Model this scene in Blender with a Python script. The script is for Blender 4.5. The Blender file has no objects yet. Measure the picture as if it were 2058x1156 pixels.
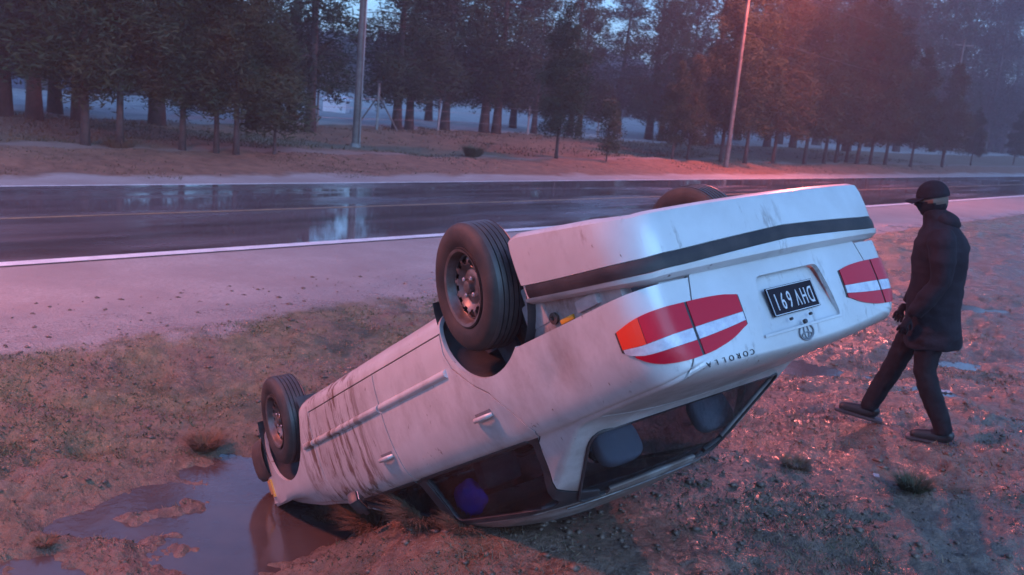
import bpy, bmesh, math, random
import numpy as np
from mathutils import Vector, Matrix, noise as mnoise
from mathutils.bvhtree import BVHTree
random.seed(7); rng = np.random.default_rng(7)
S = bpy.context.scene; COL = S.collection; R = math.radians

# ------------------------------------------------------------------ camera, sky, sun, exposure
PITCH, ROLL, EYE = R(11.7), R(5.2), 2.1
fw = Vector((0, math.cos(PITCH), -math.sin(PITCH)))
r0 = Vector((1, 0, 0)); u0 = r0.cross(fw)
up = u0*math.cos(ROLL) - r0*math.sin(ROLL); rt = r0*math.cos(ROLL) + u0*math.sin(ROLL)
cd = bpy.data.cameras.new('camera'); cam = bpy.data.objects.new('camera', cd); COL.objects.link(cam)
cam.matrix_world = Matrix(((rt.x, up.x, -fw.x, 0), (rt.y, up.y, -fw.y, 0), (rt.z, up.z, -fw.z, EYE), (0, 0, 0, 1)))
cd.sensor_width = 36; cd.lens = 36*1860/2058; cd.clip_start = .05; cd.clip_end = 3000
S.camera = cam
cd.dof.use_dof = True; cd.dof.focus_distance = 4.7; cd.dof.aperture_fstop = 3.6
SUN_AZ, SUN_EL = R(142), R(32)          # compass azimuth (0 = +Y, clockwise) of the cool dusk brightness behind and right of the camera
w = bpy.data.worlds.new('World'); S.world = w; w.use_nodes = True
nt = w.node_tree; sky = nt.nodes.new('ShaderNodeTexSky'); sky.sky_type = 'NISHITA'; sky.sun_disc = False
sky.sun_elevation = SUN_EL; sky.sun_rotation = SUN_AZ; sky.air_density = 1.0; sky.dust_density = .6; sky.ozone_density = 6.0
bg = nt.nodes['Background']; tint = nt.nodes.new('ShaderNodeVectorMath'); tint.operation = 'MULTIPLY'; tint.inputs[1].default_value = (.74, .93, 1.10)   # blue dusk cast of the overcast
nt.links.new(sky.outputs[0], tint.inputs[0]); nt.links.new(tint.outputs[0], bg.inputs[0]); bg.inputs[1].default_value = .066
sl = bpy.data.lights.new('sun', 'SUN'); sl.energy = .5; sl.angle = R(40); sl.color = (.22, .55, 1)
so = bpy.data.objects.new('sun', sl); COL.objects.link(so)
sd = Vector((math.sin(SUN_AZ)*math.cos(SUN_EL), math.cos(SUN_AZ)*math.cos(SUN_EL), math.sin(SUN_EL)))
so.rotation_euler = (-sd).to_track_quat('-Z', 'Y').to_euler()
S.view_settings.view_transform = 'Standard'; S.view_settings.look = 'None'; S.view_settings.gamma = 1
S.view_settings.exposure = 2.05
S.cycles.use_denoising = True; S.cycles.max_bounces = 7; S.cycles.volume_bounces = 0; S.cycles.transparent_max_bounces = 12
S.cycles.sample_clamp_indirect = 4; S.cycles.caustics_reflective = False; S.cycles.caustics_refractive = False

# ------------------------------------------------------------------ helpers
def ray(px, py):
    return fw + rt*((px-1029)/1860) - up*((py-578)/1860)
def ground_at(px, py, z=0.):
    d = ray(px, py); t = (z-EYE)/d.z; return Vector((d.x*t, d.y*t, z))
def link(name, me, mat=None, parent=None, smooth=False, kind=None):
    o = bpy.data.objects.new(name, me); COL.objects.link(o)
    if mat:
        for m in (mat if isinstance(mat, (list, tuple)) else [mat]): me.materials.append(m)
    if parent: o.parent = parent
    if smooth:
        me.polygons.foreach_set('use_smooth', [True]*len(me.polygons))
        me.set_sharp_from_angle(angle=R(38))
    if kind: o['kind'] = kind
    return o
def mesh(v, f):
    me = bpy.data.meshes.new('m'); me.from_pydata([tuple(p) for p in v], [], [tuple(q) for q in f]); me.update(); return me
def np_mesh(v, f, k):
    me = bpy.data.meshes.new('m'); v = np.asarray(v, np.float32); f = np.asarray(f, np.int32)
    me.vertices.add(len(v)); me.vertices.foreach_set('co', v.ravel())
    me.loops.add(f.size); me.loops.foreach_set('vertex_index', f.ravel())
    me.polygons.add(len(f)); me.polygons.foreach_set('loop_start', np.arange(0, f.size, k, dtype=np.int32))
    me.update(calc_edges=True); return me
def bm_mesh(bm):
    bmesh.ops.recalc_face_normals(bm, faces=bm.faces); me = bpy.data.meshes.new('m'); bm.to_mesh(me); bm.free(); return me
def empty(name, loc, label, cat, group=None, rz=0.):
    o = bpy.data.objects.new(name, None); COL.objects.link(o); o.location = loc; o.rotation_euler.z = rz; o.empty_display_size = .1
    tag(o, label, cat, group); return o
def tag(o, label, cat, group=None, kind=None):
    o['label'] = label; o['category'] = cat
    if group: o['group'] = group
    if kind: o['kind'] = kind
    return o
def add_box(bm, c, s, rot=None, bev=0.):
    b = bmesh.new(); bmesh.ops.create_cube(b, size=1.)
    bmesh.ops.scale(b, vec=s, verts=b.verts)
    if bev: bmesh.ops.bevel(b, geom=b.edges[:], offset=bev, segments=2, affect='EDGES', profile=.6)
    M = Matrix.Translation(c) @ (rot.to_4x4() if rot else Matrix.Identity(4))
    bmesh.ops.transform(b, matrix=M, verts=b.verts)
    me = bpy.data.meshes.new('t'); b.to_mesh(me); b.free(); bm.from_mesh(me); bpy.data.meshes.remove(me)
def box(c, s, rot=None, bev=0.):
    bm = bmesh.new(); add_box(bm, c, s, rot, bev); return bm_mesh(bm)
def tube_arrays(path, rad, n=8):
    V = []; F = []; path = [Vector(p) for p in path]
    for i, p in enumerate(path):
        d = (path[min(i+1, len(path)-1)] - path[max(i-1, 0)]).normalized()
        a = d.orthogonal().normalized() if i == 0 else (a - d*a.dot(d)).normalized()
        b = d.cross(a); r = rad[i] if hasattr(rad, '__len__') else rad
        for k in range(n):
            t = 2*math.pi*k/n; V.append(p + a*math.cos(t)*r + b*math.sin(t)*r)
    for i in range(len(path)-1):
        for k in range(n):
            F.append((i*n+k, i*n+(k+1) % n, (i+1)*n+(k+1) % n, (i+1)*n+k))
    F.append(tuple(range(n-1, -1, -1))); F.append(tuple((len(path)-1)*n+k for k in range(n)))
    return V, F
def tube(path, rad, n=8): return mesh(*tube_arrays(path, rad, n))
def tubes(lst, n=6):
    V = []; F = []
    for path, rad in lst:
        v, f = tube_arrays(path, rad, n); o = len(V); V += v; F += [tuple(i+o for i in q) for q in f]
    return mesh(V, F)
def lathe(prof, n=64, axis='X'):
    """prof: list of (a, r): a along the axis, r radius"""
    V = []; F = []; m = len(prof)
    for k in range(n):
        t = 2*math.pi*k/n
        for a, r in prof:
            V.append((a, r*math.cos(t), r*math.sin(t)) if axis == 'X' else (r*math.cos(t), r*math.sin(t), a))
    for k in range(n):
        for i in range(m-1):
            F.append((k*m+i, k*m+i+1, ((k+1) % n)*m+i+1, ((k+1) % n)*m+i))
    return V, F
def prism(poly, axis, a, b):
    """poly in the two other axes (order Y,Z for X; X,Z for Y), extruded from a to b"""
    n = len(poly); V = []
    for e in (a, b):
        for p, q in poly: V.append((e, p, q) if axis == 'X' else (p, e, q))
    F = [tuple(range(n)), tuple(range(2*n-1, n-1, -1))] + [(i, i+n, (i+1) % n+n, (i+1) % n) for i in range(n)]
    bm = bmesh.new(); bm.from_mesh(mesh(V, F)); return bm_mesh(bm)
def boolean(me, cutter, op):
    a = bpy.data.objects.new('a', me); b = bpy.data.objects.new('b', cutter); COL.objects.link(a); COL.objects.link(b)
    m = a.modifiers.new('b', 'BOOLEAN'); m.object = b; m.operation = op; m.solver = 'EXACT'
    dg = bpy.context.evaluated_depsgraph_get(); out = bpy.data.meshes.new_from_object(a.evaluated_get(dg))
    bpy.data.objects.remove(a); bpy.data.objects.remove(b); out.materials.clear(); return out
def offset_poly(poly, d):
    """grow (d>0) a polygon outward"""
    n = len(poly); A = sum(poly[i][0]*poly[(i+1) % n][1]-poly[(i+1) % n][0]*poly[i][1] for i in range(n)); s = 1 if A > 0 else -1
    out = []
    for i in range(n):
        p, c, q = Vector(poly[i-1]), Vector(poly[i]), Vector(poly[(i+1) % n])
        e1, e2 = (c-p).normalized(), (q-c).normalized(); n1, n2 = Vector((e1.y, -e1.x))*s, Vector((e2.y, -e2.x))*s
        nn = (n1+n2).normalized(); out.append(tuple(c + nn*(d/max(.4, nn.dot(n1)))))
    return out
def round_poly(poly, r, seg=4):
    out = []; n = len(poly)
    for i in range(n):
        p, c, q = Vector(poly[i-1]), Vector(poly[i]), Vector(poly[(i+1) % n])
        a = c + (p-c).normalized()*min(r, (p-c).length*.45); b = c + (q-c).normalized()*min(r, (q-c).length*.45)
        for k in range(seg+1):
            t = k/seg; out.append(tuple(a*(1-t)**2 + c*2*t*(1-t) + b*t*t))
    return out

# numpy value noise
def _h(ix, iy, s):
    n = (ix.astype(np.int64)*374761393 + iy.astype(np.int64)*668265263 + s*974634777) & 0x7fffffff
    n = ((n ^ (n >> 13))*1274126177) & 0x7fffffff
    return ((n ^ (n >> 16)) & 0xffff)/65535.*2-1
def vn(x, y, s=0):
    ix, iy = np.floor(x), np.floor(y); fx, fy = x-ix, y-iy; fx = fx*fx*fx*(fx*(fx*6-15)+10); fy = fy*fy*fy*(fy*(fy*6-15)+10)
    a, b, c, d = _h(ix, iy, s), _h(ix+1, iy, s), _h(ix, iy+1, s), _h(ix+1, iy+1, s)
    return (a*(1-fx)+b*fx)*(1-fy) + (c*(1-fx)+d*fx)*fy
def fbm(x, y, o=4, s=0):
    r = 0; a = 1.
    for k in range(o):
        r = r + a*vn(x*2**k*(.96+.03*k)+k*17.3, y*2**k+k*9.1, s+k); a *= .5
    return r

# ------------------------------------------------------------------ materials
def M(name, col, rough=.6, var=None, scale=8., metal=0., bump=0., bscale=60., coat=0., emis=None, spec=None, wet=None, detail=4., coord='Object', stretch=None):
    """col mixed with var by noise; wet = (rough_lo, scale) mixes in shiny patches"""
    m = bpy.data.materials.new(name); m.use_nodes = True; n = m.node_tree; N = n.nodes; L = n.links; P = N['Principled BSDF']
    P.inputs['Base Color'].default_value = (*col, 1); P.inputs['Roughness'].default_value = rough; P.inputs['Metallic'].default_value = metal
    P.inputs['Coat Weight'].default_value = coat; P.inputs['Coat Roughness'].default_value = .15
    if spec is not None: P.inputs['Specular IOR Level'].default_value = spec
    tc = N.new('ShaderNodeTexCoord'); src = tc.outputs[coord]
    if stretch:
        mp = N.new('ShaderNodeMapping'); mp.inputs['Scale'].default_value = stretch; L.new(src, mp.inputs[0]); src = mp.outputs[0]
    def nz(sc, det=detail, rg=.6):
        t = N.new('ShaderNodeTexNoise'); t.inputs['Scale'].default_value = sc; t.inputs['Detail'].default_value = det; t.inputs['Roughness'].default_value = rg
        L.new(src, t.inputs['Vector']); return t.outputs[0]
    def ramp(s, a, b):
        r = N.new('ShaderNodeMapRange'); r.inputs[1].default_value = a; r.inputs[2].default_value = b; L.new(s, r.inputs[0]); return r.outputs[0]
    if var:
        mx = N.new('ShaderNodeMix'); mx.data_type = 'RGBA'; L.new(ramp(nz(scale), .35, .65), mx.inputs[0])
        mx.inputs[6].default_value = (*col, 1); mx.inputs[7].default_value = (*var, 1); L.new(mx.outputs[2], P.inputs['Base Color'])
    if wet:
        r = N.new('ShaderNodeMapRange'); r.inputs[1].default_value = wet[2]; r.inputs[2].default_value = wet[3]; r.inputs[3].default_value = wet[0]; r.inputs[4].default_value = rough
        L.new(nz(wet[1], 5), r.inputs[0]); L.new(r.outputs[0], P.inputs['Roughness'])
    if bump:
        b = N.new('ShaderNodeBump'); b.inputs['Strength'].default_value = 1; b.inputs['Distance'].default_value = bump; L.new(nz(bscale, 6), b.inputs['Height']); L.new(b.outputs[0], P.inputs['Normal'])
    if emis: P.inputs['Emission Color'].default_value = (*emis[0], 1); P.inputs['Emission Strength'].default_value = emis[1]
    return m
def glass_mat(name, tint, gloss_tint=1., rough=.02):
    m = bpy.data.materials.new(name); m.use_nodes = True; N = m.node_tree.nodes; L = m.node_tree.links; N.remove(N['Principled BSDF'])
    t = N.new('ShaderNodeBsdfTransparent'); t.inputs[0].default_value = (*tint, 1); g = N.new('ShaderNodeBsdfGlossy'); g.inputs['Roughness'].default_value = rough
    lw = N.new('ShaderNodeLayerWeight'); lw.inputs[0].default_value = .5; pw = N.new('ShaderNodeMath'); pw.operation = 'POWER'; pw.inputs[1].default_value = 4.; L.new(lw.outputs['Facing'], pw.inputs[0])
    f = N.new('ShaderNodeMath'); f.operation = 'MULTIPLY_ADD'; f.inputs[1].default_value = .55; f.inputs[2].default_value = .03; L.new(pw.outputs[0], f.inputs[0]); mx = N.new('ShaderNodeMixShader')
    L.new(f.outputs[0], mx.inputs[0]); L.new(t.outputs[0], mx.inputs[1]); L.new(g.outputs[0], mx.inputs[2]); L.new(mx.outputs[0], N['Material Output'].inputs[0]); return m

def ground_material():
    m = bpy.data.materials.new('wet_ground'); m.use_nodes = True; n = m.node_tree; N = n.nodes; L = n.links; P = N['Principled BSDF']
    geo = N.new('ShaderNodeNewGeometry'); pos = geo.outputs['Position']
    def nz(sc, det=5, rg=.6, src=pos):
        t = N.new('ShaderNodeTexNoise'); t.inputs['Scale'].default_value = sc; t.inputs['Detail'].default_value = det; t.inputs['Roughness'].default_value = rg; L.new(src, t.inputs['Vector']); return t.outputs[0]
    def mr(s, a, b, c=0., d=1.):
        r = N.new('ShaderNodeMapRange'); r.inputs[1].default_value = a; r.inputs[2].default_value = b; r.inputs[3].default_value = c; r.inputs[4].default_value = d
        if isinstance(s, (int, float)): r.inputs[0].default_value = s
        else: L.new(s, r.inputs[0])
        return r.outputs[0]
    def mix(f, a, b):
        x = N.new('ShaderNodeMix'); x.data_type = 'RGBA'; L.new(f, x.inputs[0])
        for i, c in ((6, a), (7, b)):
            if isinstance(c, tuple): x.inputs[i].default_value = (*c, 1)
            else: L.new(c, x.inputs[i])
        return x.outputs[2]
    def mth(op, a, b=None):
        x = N.new('ShaderNodeMath'); x.operation = op
        for i, c in ((0, a), (1, b)):
            if c is None: continue
            if isinstance(c, (int, float)): x.inputs[i].default_value = c
            else: L.new(c, x.inputs[i])
        return x.outputs[0]
    # v: distance across the road direction
    dp = N.new('ShaderNodeVectorMath'); dp.operation = 'DOT_PRODUCT'; L.new(pos, dp.inputs[0]); dp.inputs[1].default_value = (-.747, .665, 0); v = dp.outputs['Value']
    vw = mth('ADD', v, mth('MULTIPLY', mth('SUBTRACT', nz(.7, 4), .5), 2.2))
    mud = mix(mr(nz(2.2), .38, .62), (.078, .045, .035), (.185, .110, .085))
    mud = mix(mr(nz(19), .40, .66), mud, (.24, .135, .095))
    dead = mix(mr(nz(7), .4, .6), (.20, .128, .088), (.10, .064, .046))
    c = mix(mr(nz(1.1), .42, .6), mud, dead)
    green = mix(mr(nz(9), .4, .6), (.105, .088, .042), (.20, .145, .078))
    band = mth('MULTIPLY', mr(vw, 5.2, 6.6), mr(vw, 9.5, 8.6)); c = mix(mth('MULTIPLY', band, mr(nz(1.6), .36, .55)), c, green)
    c = mix(mth('MULTIPLY', mr(nz(.9, 5), .56, .66), mr(vw, 9.5, 8.6)), c, (.05, .048, .022))
    # compact gravel verges beside the asphalt
    grav = mix(mr(nz(26, 6), .35, .65), (.29, .235, .225), (.38, .315, .30)); grav = mix(mr(nz(.8), .35, .65), grav, (.27, .21, .20))
    c = mix(mr(mth('ADD', v, mth('MULTIPLY', mth('SUBTRACT', nz(1.3, 5), .5), 1.5)), 7.75, 8.05), c, grav)
    # far brown bank, track, grass verge, pale yard
    bank = mix(mr(nz(3.), .4, .62), (.22, .105, .068), (.14, .065, .042)); c = mix(mr(vw, 19.4, 19.9), c, bank)
    trk = mth('MULTIPLY', mr(mth('ADD', v, mth('MULTIPLY', mth('SUBTRACT', nz(.4, 3), .5), .8)), 22.7, 22.9), mr(v, 23.7, 23.3)); c = mix(trk, c, (.21, .14, .12))
    gr = mix(mr(nz(1.2), .35, .65), (.17, .10, .058), (.10, .062, .038)); gr = mix(mr(nz(6), .45, .7), gr, (.15, .105, .08)); c = mix(mr(v, 23.3, 23.7), c, gr)
    pale = mix(mr(nz(.5), .4, .6), (.38, .34, .33), (.28, .25, .25)); v3 = mth('ADD', v, mth('MULTIPLY', mth('SUBTRACT', nz(.18, 3), .5), 5.)); c = mix(mr(v3, 33.6, 34.2), c, pale)
    c = mix(mr(v, 150, 170), c, (.05, .05, .045))
    L.new(c, P.inputs['Base Color'])
    wet = mr(nz(1.7, 6, .65), .40, .60, .17, .60); wet2 = mth('MULTIPLY', wet, mr(nz(31, 3), .35, .6, .55, 1.)); rg = N.new('ShaderNodeMix'); L.new(mr(vw, 8.6, 9.4), rg.inputs[0]); L.new(wet2, rg.inputs[2]); rg.inputs[3].default_value = .85
    L.new(rg.outputs[0], P.inputs['Roughness'])
    hgt = mth('ADD', mth('MULTIPLY', nz(38, 6), .6), mth('MULTIPLY', nz(120, 4), .3)); b = N.new('ShaderNodeBump'); b.inputs['Distance'].default_value = .035; L.new(hgt, b.inputs['Height']); L.new(mr(v, 8., 12., 1., .3), b.inputs['Strength']); L.new(b.outputs[0], P.inputs['Normal'])
    return m
def asphalt_material():
    m = bpy.data.materials.new('wet_asphalt'); m.use_nodes = True; n = m.node_tree; N = n.nodes; L = n.links; P = N['Principled BSDF']
    tc = N.new('ShaderNodeTexCoord')
    def nz(sc, st, det=5):
        mp = N.new('ShaderNodeMapping'); mp.inputs['Scale'].default_value = st; L.new(tc.outputs['Object'], mp.inputs[0])
        t = N.new('ShaderNodeTexNoise'); t.inputs['Scale'].default_value = sc; t.inputs['Detail'].default_value = det; L.new(mp.outputs[0], t.inputs['Vector']); return t.outputs[0]
    def mr(s, a, b, c=0., d=1.):
        r = N.new('ShaderNodeMapRange'); r.inputs[1].default_value = a; r.inputs[2].default_value = b; r.inputs[3].default_value = c; r.inputs[4].default_value = d; L.new(s, r.inputs[0]); return r.outputs[0]
    x = N.new('ShaderNodeMix'); x.data_type = 'RGBA'; L.new(mr(nz(1., (.25, 1.4, 1)), .35, .65), x.inputs[0]); x.inputs[6].default_value = (.065, .055, .062, 1); x.inputs[7].default_value = (.16, .135, .15, 1)
    L.new(x.outputs[2], P.inputs['Base Color']); P.inputs['Specular IOR Level'].default_value = .6
    # standing water: patches stretched along the road
    wt = mr(nz(1., (.14, 1.1, 1), 5), .46, .57); fine = nz(150, (1, 1, 1), 3)
    r = N.new('ShaderNodeMix'); L.new(wt, r.inputs[0]); r.inputs[2].default_value = .035; L.new(mr(nz(1., (.6, 3, 1)), .3, .7, .14, .34), r.inputs[3]); L.new(r.outputs[0], P.inputs['Roughness'])
    b = N.new('ShaderNodeBump'); b.inputs['Distance'].default_value = .0035; L.new(mr(wt, 0, 1, .02, .55), b.inputs['Strength']); L.new(fine, b.inputs['Height']); L.new(b.outputs[0], P.inputs['Normal'])
    return m
def paint_material(name='silver_white_paint', mud=1.):
    m = bpy.data.materials.new(name); m.use_nodes = True; n = m.node_tree; N = n.nodes; L = n.links; P = N['Principled BSDF']
    tc = N.new('ShaderNodeTexCoord'); ob = tc.outputs['Object']; sp = N.new('ShaderNodeSeparateXYZ'); L.new(ob, sp.inputs[0])
    def nz(sc, st=(1, 1, 1), det=5, rg=.6, off=(0, 0, 0)):
        mp = N.new('ShaderNodeMapping'); mp.inputs['Scale'].default_value = st; mp.inputs['Location'].default_value = off; L.new(ob, mp.inputs[0])
        t = N.new('ShaderNodeTexNoise'); t.inputs['Scale'].default_value = sc; t.inputs['Detail'].default_value = det; t.inputs['Roughness'].default_value = rg; L.new(mp.outputs[0], t.inputs['Vector']); return t.outputs[0]
    def mr(s, a, b, c=0., d=1.):
        r = N.new('ShaderNodeMapRange'); r.inputs[1].default_value = a; r.inputs[2].default_value = b; r.inputs[3].default_value = c; r.inputs[4].default_value = d; L.new(s, r.inputs[0]); return r.outputs[0]
    def mul(a, b):
        x = N.new('ShaderNodeMath'); x.operation = 'MULTIPLY'
        for i, c in ((0, a), (1, b)):
            if isinstance(c, (int, float)): x.inputs[i].default_value = c
            else: L.new(c, x.inputs[i])
        return x.outputs[0]
    def mx(a, b):
        x = N.new('ShaderNodeMath'); x.operation = 'MAXIMUM'; L.new(a, x.inputs[0]); L.new(b, x.inputs[1]); return x.outputs[0]
    Y = sp.outputs['Y']; Z = sp.outputs['Z']
    # mud smears run down the front door and wing (vertical on the car), light spatter elsewhere
    streak = mul(mr(nz(13, (1, 1, .12), 7, .75), .43, .57), mr(nz(2.1), .30, .46))
    zone = mul(mr(Y, 1.05, 1.45), mr(Y, 2.35, 2.1)); a = mul(streak, zone)
    st2 = mul(mr(nz(14, (1, 1, .25), 7, .75, (3, 1, 2)), .53, .64), mul(mr(Y, .1, -.2), mr(nz(1.9, off=(5, 2, 1)), .5, .6)))
    sp1 = mul(mr(nz(30, (1, 1, .5), 4, .6), .655, .69), mr(nz(2.2, off=(1, 7, 3)), .47, .56))
    roof_dark = mul(mr(Z, 1.12, 1.22), mr(nz(4, det=6), .15, .5)); dirt_and_roof = mx(mx(mx(a, mul(st2, .55)), mul(sp1, .9)), mul(roof_dark, .9)); low = mul(mr(Z, .62, .30), mr(nz(5), .3, .75)); side = mr(Y, -.86, -.74); upper = mul(mul(mr(Z, .70, 1.0), mr(nz(3.1, (1, 1, .5), 7, .7), .30, .62)), side); film = mx(mul(mx(low, mr(nz(1.6, det=6), .42, .72)), .32), mul(mx(upper, mul(mr(nz(2.4, (1, 1, .6), 7, .7, (9, 2, 4)), .40, .68), side)), .50))  # roof term only darkens the colour towards the roof, broken by noise
    c = N.new('ShaderNodeMix'); c.data_type = 'RGBA'; L.new(mul(mx(mul(dirt_and_roof, .95), film), mud), c.inputs[0]); c.inputs[6].default_value = (.62, .60, .59, 1); c.inputs[7].default_value = (.125, .060, .038, 1)
    L.new(c.outputs[2], P.inputs['Base Color']); L.new(mr(mul(mx(dirt_and_roof, film), mud), 0, 1, .34, .8), P.inputs['Roughness']); P.inputs['Metallic'].default_value = .15
    P.inputs['Coat Weight'].default_value = .35; P.inputs['Coat Roughness'].default_value = .12
    b = N.new('ShaderNodeBump'); b.inputs['Distance'].default_value = .002; b.inputs['Strength'].default_value = .5; L.new(dirt_and_roof, b.inputs['Height']); L.new(b.outputs[0], P.inputs['Normal'])
    return m
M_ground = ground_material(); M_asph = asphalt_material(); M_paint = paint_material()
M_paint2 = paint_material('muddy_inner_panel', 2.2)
M_white = M('road_paint_white', (.80, .78, .78), .45, (.62, .58, .6), 3, bump=.002, bscale=90)
M_yellow = M('road_paint_yellow', (.36, .23, .12), .45, (.20, .15, .11), 3)
M_water = M('puddle_water', (.06, .042, .040), .07, (.085, .058, .05), 2, bump=.002, bscale=9, spec=.7)
M_tyre = M('tyre_rubber', (.016, .015, .016), .7, (.055, .038, .032), 7, bump=.001, bscale=80)
M_tread = M('worn_tread_rubber', (.034, .034, .036), .45, (.06, .052, .048), 14)
M_rim = M('steel_wheel', (.20, .18, .18), .45, (.12, .085, .07), 14, metal=.55)
M_bolt = M('bright_bolt', (.6, .58, .58), .25, metal=.9)
M_black = M('black_plastic', (.022, .022, .025), .5, (.06, .045, .045), 12)
M_bumpdark = M('dark_rub_strip', (.020, .018, .021), .55, (.05, .038, .038), 8, spec=.3)
M_inner = M('dark_underside', (.045, .036, .034), .7, (.10, .065, .05), 6, bump=.004, bscale=30)
M_liner = M('wheel_liner', (.028, .03, .036), .42, (.07, .055, .05), 8, bump=.003, bscale=25)
M_trim = M('interior_trim', (.055, .052, .058), .8)
M_seat = M('grey_seat_cloth', (.10, .10, .115), .9, (.07, .07, .085), 20, bump=.001)
M_head = M('pale_headrest_cloth', (.40, .42, .46), .85)
M_glass = glass_mat('tinted_glass', (.64, .66, .70))
M_red = M('red_lens', (.55, .004, .022), .3, spec=.25, coat=.15, bump=.0008, bscale=240)
M_orange = M('orange_red_lens', (.85, .05, .02), .3, spec=.3, coat=.15, bump=.0008, bscale=240)
M_clear = M('clear_lens', (.62, .62, .66), .14, (.46, .44, .50), 30, coat=.5, bump=.002, bscale=160)
M_amber = M('amber_lens', (.78, .36, .03), .2, coat=.5, bump=.001, bscale=150)
M_chrome = M('chrome', (.7, .7, .72), .16, metal=1.)
M_plate = M('plate_black', (.014, .010, .016), .7, spec=.2); M_platewhite = M('plate_white', (.58, .56, .57), .5)
M_blue = M('blue_cloth', (.10, .08, .90), .8, (.06, .05, .6), 6)
M_bark = M('pine_bark', (.040, .028, .028), .9, (.075, .05, .045), 6, bump=.02, bscale=12)
M_pine = [M('pine_needles_a', (.018, .030, .017), .8, (.034, .046, .022), 1.2, spec=.25), M('pine_needles_b', (.017, .021, .019), .8, (.030, .032, .024), .9, spec=.25), M('pine_needles_c', (.036, .040, .020), .8, (.06, .055, .028), 1.5, spec=.25)]
M_wood = M('weathered_wood', (.16, .13, .12), .85, (.09, .07, .065), 5)
M_conc = M('concrete_pole', (.27, .25, .25), .8, (.2, .18, .18), 4)
M_metal = M('galvanised_metal', (.25, .24, .25), .5, metal=.6)
M_cloth = M('black_jacket_cloth', (.012, .009, .013), .85, (.020, .015, .021), 10, bump=.004, bscale=40, spec=.2)
M_trs = M('dark_trousers_cloth', (.013, .010, .013), .9, (.022, .017, .02), 12, bump=.003, bscale=50, spec=.15)
M_skin = M('skin', (.11, .062, .045), .6)
M_shoe = M('black_boot', (.018, .015, .016), .5)
M_lampglow = M('lamp_glass', (.9, .6, .4), .4, emis=((1, .42, .2), 30))

# ------------------------------------------------------------------ terrain
NV = np.array([-.747, .665]); DV = np.array([.665, .747])
CP = np.array([(-2.0, 3.2, -.70), (-3.6, 3.0, -.715), (-3.2, 4.6, -.715), (-1.9, 4.5, -.755), (-1.45, 5.5, -.80), (-1.3, 6.3, -.79), (-2.6, 6.0, -.67), (-2.2, 5.2, -.725), (-.98, 4.4, -.60), (-.75, 5.2, -.60), (-.2, 4.75, -.22), (-.05, 4.2, -.075), (-.4, 4.45, -.21), (-.55, 4.6, -.26), (-.72, 4.78, -.38), (-.15, 3.9, -.18),
    (.55, 4.55, -.085), (.25, 4.08, -.02), (.1, 3.6, -.16), (1.2, 5.2, -.05), (.9, 5.9, -.22), (1.6, 4.5, .0), (2.7, 4.3, .0), (2.8, 6.3, .0), (5, 7, .0), (5, 4, .05), (3.2, 9., -.10), (1., 7.6, -.36), (0, 7.4, -.46),
    (-1.1, 7.6, -.62), (-3.0, 7.5, -.60), (-6.5, 3.6, -.55), (-5.2, 5.0, -.60), (0, 1.5, -.1), (0, -3, .2), (-5, -2, 0), (6, -2, .2), (-9, 3, -.36), (11, 15, -.2), (7, 11, -.12), (9, 6, .1)], float)
edge = [(t*DV + 7.9*NV) for t in (-14, -8, -4, 0, 4, 8, 14, 22, 32)]
CP = np.vstack([CP, [(p[0], p[1], -.37) for p in edge]])
def _k(d): return -np.sqrt(d*d + .09)
_A = _k(np.linalg.norm(CP[:, None, :2]-CP[None, :, :2], axis=2)); _A = np.block([[_A, np.ones((len(CP), 1))], [np.ones((1, len(CP))), np.zeros((1, 1))]])
_W = np.linalg.solve(_A, np.append(CP[:, 2], 0.))
def sm(a, b, x): t = np.clip((x-a)/(b-a), 0, 1); return t*t*(3-2*t)
DIPS = [(2.95, 8.3, .9, .35, .13), (4.6, 9.0, .8, .5, .10), (3.75, 7.6, .28, .2, .08), (6.6, 13.0, 1.2, .6, .10), (1.9, 9.3, .6, .35, .1)]
def height(x, y, detail=True):
    x = np.asarray(x, float); y = np.asarray(y, float); v = x*NV[0]+y*NV[1]; shp = x.shape; xf, yf = x.ravel(), y.ravel(); z = np.full(xf.shape, _W[-1])
    for c, wgt in zip(CP, _W[:-1]): z += wgt*_k(np.hypot(xf-c[0], yf-c[1]))
    z = z.reshape(shp); z = np.clip(z, -.9, .5)
    far = sm(14, 22, np.hypot(x, y)); z = z*(1-far) + (-.1)*far
    far_side = -.360 + .26*sm(19, 23, v) + .1*sm(23, 31, v) + .12*fbm(x*.15, y*.15, 3, 40)*sm(20, 26, v)
    road = sm(7.3, 8.3, v); z = z*(1-road) + far_side*road
    if detail:
        off = 1-sm(7.6, 8.2, v); fs = sm(19.3, 20.5, v)
        rough = .042*fbm(x*1.1, y*1.1, 3, 3) + .026*fbm(x*4.2, y*4.2, 3, 11) + .011*np.abs(fbm(x*13, y*13, 3, 23))
        rough = rough*(1+1.1*np.exp(-(((x+2.6)/1.7)**2+((y-5.0)/1.5)**2)))
        rough = rough*(1-.9*np.exp(-(((x-.45)/.75)**2 + ((y-4.75)/.8)**2)))
        z = z + off*rough + fs*(.05*fbm(x*.9, y*.9, 4, 5)) + .003*fbm(x*9, y*9, 2, 8)*(1-off)*(1-sm(11, 11.3, v))
        for cx, cy, a, b, dd in DIPS: z = z - dd*np.exp(-(((x-cx)/a)**2 + ((y-cy)/b)**2))
    return z
def hz(x, y): return float(height(np.array([x]), np.array([y]))[0])
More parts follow.
